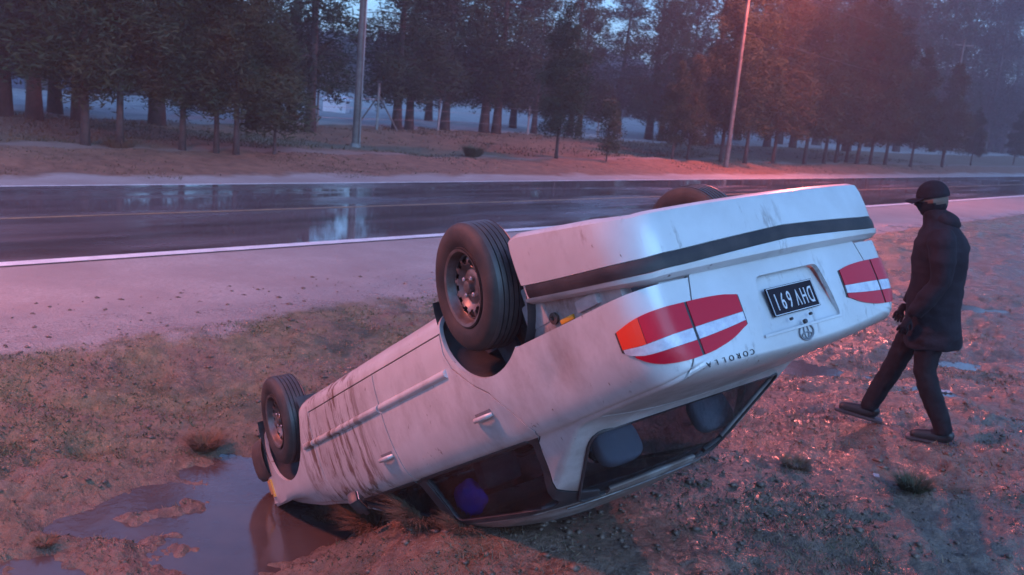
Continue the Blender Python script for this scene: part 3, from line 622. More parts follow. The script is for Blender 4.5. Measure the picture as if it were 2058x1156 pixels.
LID = [(.545, .560), (.575, .66), (.633, .81), (.690, .93), (.690, 1.1), (-.690, 1.1), (-.690, .93), (-.633, .81), (-.575, .66), (-.545, .560)]
D_rear, D_front, W_rear, W_front = [[(y, crush(y, z)) for y, z in P_] for P_ in (D_rear, D_front, W_rear, W_front)]; WS = [(x, .97+(z-.97)*.6) for x, z in WS]
def arch_poly(cy, cz, r, top=1.0): return [(cy+r*math.cos(t), cz+r*top*math.sin(t)) for t in np.linspace(-.25, math.pi+.25, 34)] + [(cy-r, .0), (cy+r, .0)]
A_rear = arch_poly(.015, .305, .335, 1.0); A_front = arch_poly(2.49, .335, .355, .98)
body = OUT.copy()
PG = .0035; M_cup = M('handle_recess', (.20, .19, .20), .5)
for s in (1, -1):
    for D in (D_rear, D_front):
        body = boolean(body, prism(offset_poly(D, PG), 'X', .30*s, 1.0*s) if s > 0 else prism(offset_poly(D, PG), 'X', -1.0, -.30), 'DIFFERENCE')
    lo, hi = (.42, 1.0) if s > 0 else (-1.0, -.42)
    body = boolean(body, prism(A_rear, 'X', lo, hi), 'DIFFERENCE'); body = boolean(body, prism(A_front, 'X', lo, hi), 'DIFFERENCE')
body = boolean(body, prism(RW, 'Y', -.6, .45), 'DIFFERENCE'); body = boolean(body, prism(WS, 'Y', 1.1, 2.3), 'DIFFERENCE')
body = boolean(body, prism(offset_poly(LID, PG), 'Y', -1.2, -.385), 'DIFFERENCE')
body = boolean(body, box((0, -.70, .33), (2.2, 1.02, .49)), 'DIFFERENCE')      # lower rear corner the bumper should cover
for s in (1, -1):
    lo, hi = (.30, 1.0) if s > 0 else (-1.0, -.30)
    for nm, D, Wn in (('rear', D_rear, W_rear), ('front', D_front, W_front)):
        dm = boolean(OUT.copy(), prism(offset_poly(D, -PG), 'X', lo, hi), 'INTERSECT'); dm = boolean(dm, prism(Wn, 'X', lo-.2, hi+.2), 'DIFFERENCE')
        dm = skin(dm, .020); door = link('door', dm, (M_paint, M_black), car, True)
        for p_ in door.data.polygons:
            if p_.center.z > .948 - .0: p_.material_index = 1
        gm = skin(boolean(OUT.copy(), prism(offset_poly(Wn, .008), 'X', lo-.1, hi+.1), 'INTERSECT'), .004, .009); link('window_pane', gm, M_glass, door, True)
        # body-coloured moulding, black window seal, pull handle in a cup
        a, b = (.372, 1.072) if nm == 'rear' else (1.094, 1.98)
        rows = [[(lambda h: (h[0], h[1]*q_))(surf_side(y, z, s)) for y in np.linspace(a, b, 20)] for z, q_ in zip(np.linspace(.515, .557, 7), (.1, .7, .95, 1, .95, .7, .1))]
        link('moulding', patch(rows, -.002, .017), M_paint, door, True)
        rows = [[surf_side(y, z, s) for y in np.linspace(.07 if nm == 'rear' else 1.10, 1.03 if nm == 'rear' else 1.80, 16)] for z in (.944, .956)]
        link('window_seal', patch(rows, -.003, .006), M_black, door, True)
        hy = .20 if nm == 'rear' else 1.165
        rows = [[surf_side(y, z, s) for y in np.linspace(hy-.062, hy+.062, 12)] for z in np.linspace(.762, .800, 6)]
        cup = link('handle_cup', patch(rows, -.002, .0030), M_cup, door, True)
        V = []; c0, n0 = surf_side(hy, .786, s)
        link('handle', tube([c0+Vector((.004*s, -.066, .002)), c0+Vector((.022*s, -.05, .004)), c0+Vector((.027*s, 0, .005)), c0+Vector((.022*s, .05, .004)), c0+Vector((.004*s, .066, .002))], [.010, .012, .0125, .012, .010], 10), M_paint, door, True)
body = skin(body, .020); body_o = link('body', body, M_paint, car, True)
for s in (1, -1):
    rows = [[(surf_side(y, z, s)[0], surf_side(y, z, s)[1]*q_) for y in np.linspace(1.992, 2.125, 6)] for z, q_ in zip(np.linspace(.515, .557, 7), (.1, .7, .95, 1, .95, .7, .1))]
    link('moulding', patch(rows, -.002, .017), M_paint, body_o, True)
gm = skin(boolean(OUT.copy(), prism(offset_poly(RW, .006), 'Y', -.6, .45), 'INTERSECT'), .004, .008); rwin = link('rear_window', gm, M_glass, car, True)
link('windscreen', skin(boolean(OUT.copy(), prism(offset_poly(WS, .006), 'Y', 1.1, 2.3), 'INTERSECT'), .004, .008), M_glass, car, True)
# bright trim line along the roof edge of the rear window, dark seal round it
def rear_pt(x, z, off=.004):
    h = BVH.ray_cast(Vector((x, -1.5, z)), Vector((0, 1, 0))); return h[0]+h[1]*off*(1 if h[1].y < 0 else -1)
ring = [rear_pt(x, z) for x, z in offset_poly(RW, .004)]; V = []
link('window_gasket', tube(ring+[ring[0], ring[1]], .0075, 6), M_black, rwin, True)
link('window_trim', tube([rear_pt(x, 1.288 + .004*math.cos(x*3), .007) for x in np.linspace(.47, -.47, 15)], .005, 6), M_rim, rwin, True)

# trunk lid with number-plate recess
lid = boolean(OUT.copy(), prism(offset_poly(LID, -PG), 'Y', -1.2, -.392), 'INTERSECT')
REC = round_poly([(.265, .862), (.205, .628), (-.205, .628), (-.265, .862)], .03)
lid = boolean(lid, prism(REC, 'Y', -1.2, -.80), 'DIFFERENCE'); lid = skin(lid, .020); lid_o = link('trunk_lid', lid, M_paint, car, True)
V = [(x, -.928+(.012 if z < .7 else 0), z) for x, z in offset_poly(REC, .006)]; n_ = len(V); V += [(x, y+.01, z) for x, y, z in V]
link('plate_recess', bm_mesh((lambda b: (b.from_mesh(mesh(V, [tuple(range(n_)), tuple(range(2*n_-1, n_-1, -1))]+[(i, i+n_, (i+1) % n_+n_, (i+1) % n_) for i in range(n_)])), b)[1])(bmesh.new())), M_paint, lid_o)
rows = [[rear_pt(x, z, 0) and (rear_pt(x, z, 0), Vector((0, -1, 0))) for x in np.linspace(-.255, .255, 14)] for z in (.858, .861, .865, .868)]
link('lid_ledge', patch([[(p, n) for p, n in r_] for r_ in rows], -.004, .009), M_paint, lid_o, True)
plate = link('number_plate', box((0, -.937, .742), (.310, .006, .118), bev=.002), M_plate, lid_o)
def text_mesh(s, size, ext, sx=1.):
    c = bpy.data.curves.new('t', 'FONT'); c.body = s; c.size = size; c.extrude = ext; c.align_x = 'CENTER'; c.align_y = 'CENTER'
    o = bpy.data.objects.new('t', c); COL.objects.link(o); dg = bpy.context.evaluated_depsgraph_get(); me = bpy.data.meshes.new_from_object(o.evaluated_get(dg)); bpy.data.objects.remove(o)
    me.materials.clear(); me.transform(Matrix(((sx, 0, 0, 0), (0, 0, -1, 0), (0, 1, 0, 0), (0, 0, 0, 1)))); return me
def put_text(name, s, size, x, z, y, sx, mat, par, bold=0.):
    me = text_mesh(s, size, .0012, sx)
    # text faces -Y and reads left to right from behind the upright car (car's right side is the reader's right)
    me.transform(Matrix.Translation((x, y, z))); return link(name, me, mat, par)
for i, ch in enumerate('DHV'): put_text('plate_letter', ch, .098, -.112+i*.044, .742, -.9412, .52, M_platewhite, plate)
for i, ch in enumerate('691'): put_text('plate_digit', ch, .098, .030+i*.042, .742, -.9412, .56, M_platewhite, plate)
bm = bmesh.new()
for cx, cz, sx, sz in ((0, .797, .300, .003), (0, .687, .300, .003), (-.149, .742, .003, .112), (.149, .742, .003, .112)): add_box(bm, (cx, -.9405, cz), (sx, .002, sz))
link('plate_border', bm_mesh(bm), M_platewhite, plate)
for x in (-.055, .075): link('plate_screw', (lambda q: mesh(*q))(lathe([(-.01, 0), (-.01, .006), (.002, .006), (.004, 0)], 12)), M_black, plate).matrix_local = Matrix.Translation((x, -.945, .824)) @ Matrix.Rotation(R(90), 4, 'Z')
for i, ch in enumerate('COROLLA'):
    x = .345+i*.042; p = rear_pt(x, .902, .002); put_text('badge_letter', ch, .030, x, .902, p.y, 1.2, M_bumpdark, lid_o)
def ell_ring(cx, cz, a, b, r, tilt=0.):
    pts = []
    for k in range(25):
        t = 2*math.pi*k/24; x, z = cx+a*math.cos(t), cz+b*math.sin(t); pts.append(rear_pt(x, z, .004))
    return (pts, r)
link('emblem', tubes([ell_ring(0, .889, .046, .031, .0036), ell_ring(0, .887, .014, .028, .0026), ell_ring(0, .902, .032, .012, .0026)], 6), M_metal, lid_o, True)
link('lid_lock', mesh(*lathe([(-.01, 0), (-.01, .009), (.002, .009), (.003, 0)], 14)), M_black, lid_o).matrix_local = Matrix.Translation((.0, rear_pt(0, .835).y+.0, .848)) @ Matrix.Rotation(R(90), 4, 'Z')

# tail lamps: bands of red and clear glass wrapping from the side on to the lid
def ip(tab, q): return float(np.mean([np.interp(q+d_, [a for a, b in tab], [b for a, b in tab]) for d_ in np.linspace(-.055, .055, 9)]))
T0 = math.atan2(.345, .60); T1 = math.atan2(.815, .33)
def xz2th(x, y): return math.atan2(x, -(y+.35))
K_ = [xz2th(*q) for q in ((.345, -.95), (.372, -.95), (.50, -.95), (.633, -.94), (.74, -.90), (.79, -.85), (.808, -.80), (.815, -.765))]
topc = list(zip(K_, (.684, .672, .662, .661, .661, .666, .678, .694)))       # bumper-side edge (lower on the upright car)
botc = list(zip(K_, (.792, .812, .850, .868, .862, .840, .802, .752)))
b1c = list(zip(K_, (.748, .750, .754, .760, .766, .768, .766, .752)))
b2c = list(zip(K_, (.780, .785, .797, .806, .808, .806, .796, .77)))
ta, tb = topc[0][0], topc[-1][0]; tsp = xz2th(.615, -.935); tor = xz2th(.782, -.857)
for s in (1, -1):
    lamp_parts = {}
    def lens(name, t_a, t_b, c_lo, c_hi, mat, par, off=.006):
        rows = []
        for f in np.linspace(0, 1, 5):
            row = []
            for t in np.linspace(t_a, t_b, 16):
                z0, z1 = ip(c_lo, t), ip(c_hi, t); z0 = max(z0, ip(topc, t)); z1 = min(z1, ip(botc, t)); z1 = max(z1, z0+.001); row.append(surf_round(t, z0+(z1-z0)*f, s))
            rows.append(row)
        return link(name, patch(rows, -.004, off), mat, par, True)
    lamp = lens('tail_lamp', ta-.012, tb+.012, [(a, b-.006) for a, b in topc], [(a, b+.006) for a, b in botc], M_black, car, .002)
    # rebuild the backing slightly larger than the lenses
    g_ = .006
    lens('red_lens', ta, tsp-g_, topc, [(a, b-.001) for a, b in b1c], M_red, lamp); lens('red_lens', tsp+g_, tor, topc, [(a, b-.001) for a, b in b1c], M_red, lamp)
    lens('orange_lens', tor+.002, tb, topc, [(a, b-.001) for a, b in b1c], M_orange, lamp)
    lens('clear_lens', ta, tsp-g_, b1c, b2c, M_clear, lamp); lens('clear_lens', tsp+g_, tb-.004, b1c, b2c, M_clear, lamp)
    lens('red_lens', ta, tsp-g_, [(a, b+.001) for a, b in b2c], botc, M_red, lamp); lens('red_lens', tsp+g_, xz2th(.806, -.806), [(a, b+.001) for a, b in b2c], botc, M_red, lamp)
    # lower inner structure behind the sagging bumper
    bm = bmesh.new(); add_box(bm, (.735*s, -.50, .50), (.06, .60, .17), bev=.015); add_box(bm, (.745*s, -.30, .44), (.05, .12, .18), bev=.01)
    add_box(bm, (.762*s, -.62, .53), (.05, .13, .05), bev=.01)
    link('bumper_bracket', bm_mesh(bm), M_paint2, car, True)
    link('bracket_bolt', mesh(*lathe([(-.01, 0), (-.01, .018), (.0, .024), (.012, .024), (.014, .010), (.006, .008), (.006, 0)], 20)), M_inner, car, True).location = (.768*s, -.40, .525)
    link('reflector', box((.765*s, -.47, .552), (.02, .085, .022), bev=.006), M_amber, car, True)
bm = bmesh.new(); add_box(bm, (0, -.885, .50), (1.36, .05, .15), bev=.01); link('rear_panel', bm_mesh(bm), M_paint2, car, True)

# rear bumper: swept round the tail, hanging lower at the wheel arch
def plan(u):
    # u 0..1 from right arch to the centre; returns x, y, outward normal
    L1, L2 = .40, .30; arcr = .20; L = [.44, arcr*math.pi/2*.98, .62]; T = sum(L); q = u*T
    if q < L[0]: return .838-.012*(q/L[0])**2, -.345-q, Vector((1, -.03, 0)).normalized()
    q -= L[0]
    if q < L[1]: a = q/L[1]*math.pi/2; return .826-arcr+arcr*math.cos(a), -.785-arcr*math.sin(a)*.98, Vector((math.cos(a), -math.sin(a), 0))
    q -= L[1]; x = (.826-arcr)*(1-q/L[2]); return x, -.981-.035*(1-(x/(.626))**2), Vector((x*.12, -1, 0)).normalized()
def bz(u, y, x):   # centre of the rub strip, bottom, top edge heights
    k = min(1, max(0, (-.345-y)/.60)); zc = .385+.118*k**.9 - .018*(1-min(1, abs(x)/.6)) ; zb_ = .160+.150*min(1, max(0, (-.40-y)/.55)); zt = .440+.125*k; return zb_, zc, zt
half = []
for i in range(57):
    u = i/56; x, y, nn = plan(u); zb_, zc, zt = bz(u, y, x); h = zc-.022-zb_
    pr = [(-.085, zb_-.012), (-.030, zb_-.010), (-.006, zb_+.008), (.0, zb_+h*.25), (.002, zb_+h*.6), (.0, zc-.030), (-.010, zc-.027), (-.010, zc+.027), (.004, zc+.030), (.006, zc+.5*(zt-zc)), (-.002, zt-.012), (-.03, zt), (-.085, zt+.002)]
    half.append([(x+nn.x*o, y+nn.y*o, z) for o, z in pr])
fullb = half + [[(-x, y, z) for x, y, z in r_] for r_ in half[::-1][1:]]; k_ = len(half[0]); V = [p for r_ in fullb for p in r_]; F = []
for i in range(len(fullb)-1):
    for k in range(k_-1): F.append((i*k_+k, i*k_+k+1, (i+1)*k_+k+1, (i+1)*k_+k))
for i in (0, len(fullb)-1): F.append(tuple(i*k_+k for k in range(k_)))
bm = bmesh.new(); bm.from_mesh(mesh(V, F)); rb = link('rear_bumper', bm_mesh(bm), M_paint, car, True)
V = []; F = []
for i, r_ in enumerate(fullb[1:-1]):
    c0, c1 = Vector(r_[6]), Vector(r_[7]); x, y, z = c0; nn = (Vector((c0.x*.35, c0.y+.1, 0)) if abs(y) > .97 else Vector((1 if x > 0 else -1, 0, 0)))
    cc = Vector(((fullb[i+2][6][1]-fullb[i][6][1]), -(fullb[i+2][6][0]-fullb[i][6][0]), 0)).normalized(); cc = cc if cc.dot(Vector((x, y+.3, 0))) > 0 else -cc
    o = cc*.014
    V += [c0-cc*.004, c0+o*.7, c0.lerp(c1, .3)+o, c0.lerp(c1, .7)+o, c1+o*.7, c1-cc*.004]
    if i:
        for k in range(5): F.append(((i-1)*6+k, (i-1)*6+k+1, i*6+k+1, i*6+k))
bm = bmesh.new(); bm.from_mesh(mesh(V, F)); link('rub_strip', bm_mesh(bm), M_bumpdark, rb, True)
# front bumper, lamps
def fplan(u):
    if u < .3: q = u/.3; return .838-.02*q, 2.86+.22*q, Vector((1, .1, 0)).normalized()
    if u < .6: a = (u-.3)/.3*math.pi/2; return .818-.24+.24*math.cos(a), 3.08+.22*math.sin(a), Vector((math.cos(a), math.sin(a), 0))
    q = (u-.6)/.4; return .578*(1-q), 3.30+.06*(1-(1-q)**2), Vector((0, 1, 0))
half = []
for i in range(31):
    x, y, nn = fplan(i/30); pr = [(-.12, .33), (-.05, .325), (-.02, .35), (-.005, .40), (.0, .46), (-.002, .52), (-.01, .57), (-.03, .60), (-.1, .61)]
    half.append([(x+nn.x*o, y+nn.y*o, z) for o, z in pr])
ff = half + [[(-x, y, z) for x, y, z in r_] for r_ in half[::-1][1:]]; k_ = len(half[0]); V = [p for r_ in ff for p in r_]; F = []
for i in range(len(ff)-1):
    for k in range(k_-1): F.append((i*k_+k, i*k_+k+1, (i+1)*k_+k+1, (i+1)*k_+k))
bm = bmesh.new(); bm.from_mesh(mesh(V, F)); link('front_bumper', bm_mesh(bm), M_inner, car, True)
for s in (1, -1):
    def fr(th, z):
        d = Vector((math.sin(th)*s, math.cos(th), 0)); h = BVH.ray_cast(Vector((0, 2.7, z)), d); return h[0], h[1]*(1 if h[1].dot(d) > 0 else -1)
    link('headlamp', patch([[fr(t, z) for t in np.linspace(.55, .98, 10)] for z in np.linspace(.615, .72, 5)], -.01, .006), M_clear, car, True)
    link('turn_signal', patch([[fr(t, z) for t in np.linspace(.98, 1.33, 10)] for z in np.linspace(.615, .735, 6)], -.01, .012), M_amber, car, True)

# wheels
TY = [(.0, .165), (.004, .178), (-.004, .180), (.010, .200), (.014, .225), (.012, .250), (.004, .268), (-.010, .280), (-.024, .284)]
def tyre_profile():
    P = [(-.03, .163)] + TY; a = -.028
    for k in range(5):      # tread ribs and grooves
        P += [(a, .2855), (a-.020, .287), (a-.0205, .278), (a-.0265, .278)]; a -= .027
    P += [(a, .2855), (-.172, .280), (-.186, .262), (-.190, .225), (-.180, .185), (-.165, .165), (-.12, .150), (-.05, .150), (-.03, .163)]
    return P
tyre_me = mesh(*lathe([(a*.88, r) for a, r in tyre_profile()], 72)); bm = bmesh.new(); bm.from_mesh(tyre_me)
bm.faces.ensure_lookup_table()
for f in bm.faces:
    c = f.calc_center_median(); rr = math.hypot(c.y, c.z)
    if -.185 < c.x < -.02 and rr > .274: f.material_index = 1
tyre_me = bm_mesh(bm)
def rim_mesh():
    # pressed steel disc with a ring of oval holes, lip and dished centre
    prof = [(.000, .166), (.006, .172), (.002, .160), (-.012, .155), (-.030, .152), (-.040, .146), (-.032, .136), (-.026, .126), (-.024, .118), (-.025, .110), (-.030, .100), (-.044, .088), (-.050, .078), (-.044, .066), (-.040, .055), (-.040, .036), (-.040, .030)]
    n = 216; V = []; F = []; m = len(prof)
    for k in range(n):
        t = 2*math.pi*k/n
        for a, r in prof: V.append((a, r*math.cos(t), r*math.sin(t)))
    for k in range(n):
        for i in range(m-1):
            r = .5*(prof[i][1]+prof[i+1][1]); ph = ((k+.5)/n*12) % 1-.5
            if abs(r-.120) < .0175 and (ph*2.6)**2+((r-.120)/.0175)**2 < 1: continue
            F.append((k*m+i, k*m+i+1, ((k+1) % n)*m+i+1, ((k+1) % n)*m+i))
    me = mesh(V, F); bm = bmesh.new(); bm.from_mesh(me); bmesh.ops.recalc_face_normals(bm, faces=bm.faces)
    bmesh.ops.solidify(bm, geom=bm.faces[:], thickness=.003); out = bpy.data.meshes.new('rim'); bm.to_mesh(out); bm.free(); return out
rim_me = rim_mesh(); cap_me = mesh(*lathe([(-.05, .032), (-.030, .031), (-.018, .028), (-.012, .018), (-.012, 0)], 30)); drum_me = mesh(*lathe([(-.06, 0), (-.06, .135), (-.075, .142), (-.15, .142), (-.15, 0)], 40)); bolt_me = mesh(*lathe([(-.046, .0115), (-.026, .0115), (-.022, .008), (-.022, 0)], 8))
for (x, y, z, st, cm, name) in ((.850, .03, .232, 8, 3, 'rear'), (.835, 2.50, .292, 7, 2, 'front'), (-.76, .0, .19, 0, 3, 'rear'), (-.800, 2.47, .293, -9, 2, 'front')):
    s = 1 if x > 0 else -1
    ML = Matrix.Translation((x, y, z)) @ Matrix.Rotation(R(st), 4, 'Z') @ Matrix.Rotation(R(cm*s), 4, 'Y') @ (Matrix.Identity(4) if s > 0 else Matrix.Rotation(math.pi, 4, 'Z'))
    whl = link('wheel', rim_me if rim_me.users == 0 else rim_me, None, car, False)
    if not rim_me.materials:
        rim_me.materials.append(M_rim); rim_me.polygons.foreach_set('use_smooth', [True]*len(rim_me.polygons)); rim_me.set_sharp_from_angle(angle=R(40))
    whl.matrix_local = ML
    for nm, me, mt in (('tyre', tyre_me, (M_tyre, M_tread)), ('hub_cap', cap_me, M_rim), ('brake_drum', drum_me, M_inner)):
        c = bpy.data.objects.new(nm, me); COL.objects.link(c); c.parent = whl
        if not me.materials:
            for q in (mt if isinstance(mt, tuple) else (mt,)): me.materials.append(q)
            me.polygons.foreach_set('use_smooth', [True]*len(me.polygons)); me.set_sharp_from_angle(angle=R(35))
    if not bolt_me.materials: bolt_me.materials.append(M_bolt)
    for k in range(4):
        c = bpy.data.objects.new('wheel_bolt', bolt_me); COL.objects.link(c); c.parent = whl; t = R(30+90*k); c.location = (0, .050*math.cos(t), .050*math.sin(t))
# wheel housings
for s in (1, -1):
    for A, cy, cz, r in ((A_rear, .015, .305, .352), (A_front, 2.49, .335, .372)):
        V = []; F = []; n = 30
        for k in range(n+1):
            t = -.3+(math.pi+.6)*k/n
            for xx in (.815, .70, .60, .50, .49): V.append((xx*s, cy+r*math.cos(t)*(1 if xx > .5 else .98), cz+r*math.sin(t)*(1 if xx > .5 else .98)))
        V.append((.49*s, cy, cz)); ci = len(V)-1
        for k in range(n):
            for i in range(4): F.append((k*5+i, k*5+i+1, (k+1)*5+i+1, (k+1)*5+i))
            F.append((k*5+4, ci, (k+1)*5+4))
        link('wheel_housing', mesh(V, F), M_liner, car, True)
    link('shock_absorber', tube([(.62*s, .06, .26), (.58*s, .05, .60)], [.03, .03], 12), M_inner, car, True)
link('rear_axle', tube([(.78, 0, .24), (-.78, 0, .24)], .028, 12), M_inner, car, True)
bm = bmesh.new(); add_box(bm, (0, 1.25, .230), (1.2, 1.7, .02)); add_box(bm, (.25, 1.2, .225), (.07, 2.0, .03)); add_box(bm, (-.25, 1.2, .225), (.07, 2.0, .03)); link('underbody', bm_mesh(bm), M_inner, car, True)
link('exhaust_pipe', tube([(.1, 2.2, .24), (.12, 1., .24), (.2, .3, .25), (.42, .0, .26), (.45, -.6, .30), (.45, -.9, .33)], .022, 12), M_rim, car, True)
# side mirrors (the right one hangs smashed)
for s, dz, ry in ((1, -.0, 20), (-1, 0, 0)):
    bm = bmesh.new(); add_box(bm, (.0, 0, 0), (.13, .06, .085), bev=.022); add_box(bm, (-.10*s, .01, -.02), (.08, .03, .03), bev=.008)
    mo = link('door_mirror', bm_mesh(bm), M_black, car, True); mo.matrix_local = Matrix.Translation((.885*s, 1.56, .955)) @ Matrix.Rotation(R(ry*2.2), 4, 'Y') @ Matrix.Rotation(R(-30*s), 4, 'Z') @ Matrix.Rotation(R(ry*2), 4, 'X')
    gl = link('mirror_glass', box((0, -.033, 0), (.10, .004, .06), bev=.001), M_chrome, mo)
# cabin
bm = bmesh.new(); add_box(bm, (0, .12, .60), (1.28, .16, .62), Matrix.Rotation(R(18), 3, 'X'), bev=.05); add_box(bm, (0, .42, .42), (1.28, .56, .18), bev=.05); bs = link('rear_seat', bm_mesh(bm), M_seat, car, True)
link('parcel_shelf', box((0, -.17, .915), (1.22, .34, .02), bev=.006), M_trim, car)
hb_ = bmesh.new(); bmesh.ops.create_uvsphere(hb_, u_segments=28, v_segments=18, radius=1)
for v in hb_.verts: v.co = Vector([math.copysign(abs(c)**.62, c)*k for c, k in zip(v.co, (.13, .055, .10))])
hrest = bm_mesh(hb_)
for x in (.16, -.53):
    o = link('headrest', hrest, M_head if not hrest.materials else None, bs, True); o.location = (x, .19, 1.085); o.rotation_euler = (R(12), 0, R(4))
for x in (.36, -.36):
    bm = bmesh.new(); add_box(bm, (x, 1.02, .62), (.48, .14, .58), Matrix.Rotation(R(14), 3, 'X'), bev=.05); add_box(bm, (x, 1.30, .40), (.48, .50, .16), bev=.05); add_box(bm, (x, .93, 1.02), (.25, .09, .17), bev=.04)
    link('front_seat', bm_mesh(bm), M_seat, car, True)
bm = bmesh.new(); add_box(bm, (0, 1.85, .78), (1.36, .34, .26), bev=.06); link('dashboard', bm_mesh(bm), M_trim, car, True)
pts = [(-.36+.18*math.cos(t), 1.58+.07*math.sin(t), .82+.17*math.sin(t)) for t in np.linspace(0, 2*math.pi, 25)]
link('steering_wheel', tube(pts, .014, 8), M_black, car, True)
for s in (1, -1):
    for y0, y1 in ((.42, 1.04), (1.12, 1.90)): link('door_lining', box((.765*s, (y0+y1)/2, .66), (.02, y1-y0, .46), bev=.008), M_trim, car)
    bm = bmesh.new(); add_box(bm, (.66*s, 1.072, 1.10), (.025, .07, .34), Matrix.Rotation(R(-25*s), 3, 'Y')); link('pillar', bm_mesh(bm), M_black, car)
link('roof_lining', skin(boolean(OUT.copy(), box((0, .75, 1.4), (1.0, 1.2, .28)), 'INTERSECT'), .006, .03), M_trim, car, True)
# front seat belt strap and a crumpled blue cloth hanging in the cabin
bm = bmesh.new(); bmesh.ops.create_icosphere(bm, subdivisions=4, radius=1)
for v in bm.verts:
    p = v.co.copy(); v.co = Vector((p.x*.07, p.y*.105, p.z*.095)) * (1+.22*mnoise.noise(p*1.6)+.07*mnoise.noise(p*5))
bc = link('blue_cloth', bm_mesh(bm), M_blue, None, True); bc.matrix_world = Matrix.Translation(CT + CR @ Vector((.50, 1.05, 1.12))) @ CR.to_4x4()
tag(bc, 'crumpled bright blue cloth showing inside the dark side window of the car', 'cloth')

# ------------------------------------------------------------------ walking person
def skinned(name, pts, edges, mat, parent, sub=2, root=0):
    """pts: (x, y, z, r) or (x, y, z, rx, ry); grown with a Skin modifier and subdivided into one surface"""
    me = bpy.data.meshes.new('s'); me.from_pydata([p[:3] for p in pts], edges, []); o = bpy.data.objects.new('s', me); COL.objects.link(o)
    me.skin_vertices or None
    m = o.modifiers.new('k', 'SKIN'); m.use_smooth_shade = True
    if not me.skin_vertices: 
        bm = bmesh.new(); bm.from_mesh(me); bm.verts.layers.skin.verify(); bm.to_mesh(me); bm.free()
    sv = me.skin_vertices[0].data
    for i, p in enumerate(pts): sv[i].radius = (p[3], p[4] if len(p) > 4 else p[3]); sv[i].use_root = (i == root)
    s = o.modifiers.new('u', 'SUBSURF'); s.levels = sub; s.render_levels = sub
    dg = bpy.context.evaluated_depsgraph_get(); out = bpy.data.meshes.new_from_object(o.evaluated_get(dg)); bpy.data.objects.remove(o)
    return out
# local axes: x = walking direction, y = the walker's left, z up.  Walks towards the car (image left)
pp = base_pt(1828, 872, 0); pz = hz(pp.x, pp.y)
HEAD = math.pi - R(22)
per = empty('person', (pp.x, pp.y, pz+.005), 'person in a long black jacket, dark trousers and peaked cap walking left behind the car', 'person', rz=HEAD)
# y>0 is the walker's left: the side turned to the camera
hipz = .90
bp = [(0, 0, .93, .135, .15), (.01, 0, 1.10, .125, .145), (.03, 0, 1.28, .135, .165), (.05, 0, 1.42, .12, .17), (.075, 0, 1.50, .055), (.095, 0, 1.56, .055),
      (-.00, .10, .86, .088), (-.015, .115, .50, .060), (-.20, .12, .10, .042), (-.10, .12, .045, .035),       # near leg, trailing
      (.00, -.10, .86, .088), (.16, -.105, .50, .060), (.30, -.10, .10, .042), (.41, -.10, .045, .035),
      (.045, .20, 1.43, .060), (.01, .255, 1.17, .045), (.11, .25, .95, .034), (.15, .235, .88, .030),
      (.045, -.20, 1.43, .060), (.02, -.255, 1.17, .045), (.14, -.24, .96, .034), (.18, -.22, .89, .030)]
be = [(0, 1), (1, 2), (2, 3), (3, 4), (4, 5), (0, 6), (6, 7), (7, 8), (8, 9), (0, 10), (10, 11), (11, 12), (12, 13), (3, 14), (14, 15), (15, 16), (16, 17), (3, 18), (18, 19), (19, 20), (20, 21)]
body_me = skinned('body', bp, be, M_skin, per); bm = bmesh.new(); bm.from_mesh(body_me)
# head: sculpted ellipsoid with brow, nose, lips, chin, ears
hc = Vector((.125, 0, 1.655)); hb = bmesh.new(); bmesh.ops.create_uvsphere(hb, u_segments=36, v_segments=26, radius=1)
for v in hb.verts:
    x, y, z = v.co; f = max(0, x); wv = 1-.20*max(0, -z)*f
    q = Vector((x*.098, y*.074*wv*(1-.12*max(0, -z)), z*.118)); 
    if z < -.2: q.x += .010*f*(-z)
    q.x += .024*math.exp(-((z+.10)/.14)**2-(y/.16)**2)*(x > 0) + .008*math.exp(-((z-.22)/.10)**2)*(x > 0)*(1-abs(y)) - .008*math.exp(-((z-.06)/.10)**2-((abs(y)-.32)/.16)**2)*(x > 0)
    q.x += .007*math.exp(-((z+.42)/.07)**2-(y/.25)**2)*(x > 0) + .010*math.exp(-((z+.78)/.14)**2-(y/.3)**2)*(x > 0)
    e = math.exp(-((z+.05)/.20)**2-((x+.05)/.14)**2)*(abs(y) > .8); q.y += (.016*e)*(1 if y > 0 else -1)
    v.co = hc + Matrix.Rotation(R(14), 3, 'Y') @ q
m2 = bpy.data.meshes.new('h'); hb.to_mesh(m2); hb.free(); bm.from_mesh(m2)
def hand(bm, wrist, dirv, side):
    d = Vector(dirv).normalized(); out_ = Vector((0, side, 0)); acr = d.cross(out_).normalized()*side
    wr = Vector(wrist); P = [(*wr, .024), (*(wr+d*.045), .028), (*(wr+d*.085), .026)]; E = [(0, 1), (1, 2)]
    for k in range(4):
        l = (.072, .082, .078, .060)[k]; b0 = wr+d*.088+acr*((k-1.5)*.019); i = len(P)
        b1 = b0+d*l*.34-out_*.008; b2 = b0+d*l*.55-out_*.028; b3 = b0+d*l*.60-out_*.048
        P += [(*b0, .0108), (*b1, .0108), (*b2, .0100), (*b3, .0088)]; E += [(2, i), (i, i+1), (i+1, i+2), (i+2, i+3)]
    i = len(P); t0 = wr+d*.035-acr*.026; P += [(*t0, .012), (*(t0+d*.03-acr*.018-out_*.01), .0105), (*(t0+d*.058-acr*.020-out_*.02), .0085)]; E += [(1, i), (i, i+1), (i+1, i+2)]
    me = skinned('hand', P, E, M_skin, None, 1); bm.from_mesh(me)
hand(bm, (.15, .235, .88), (.22, -.05, -1), 1); hand(bm, (.18, -.22, .89), (.25, .05, -1), -1)
pb = link('body', bm_mesh(bm), (M_skin, M_cloth), per, True)
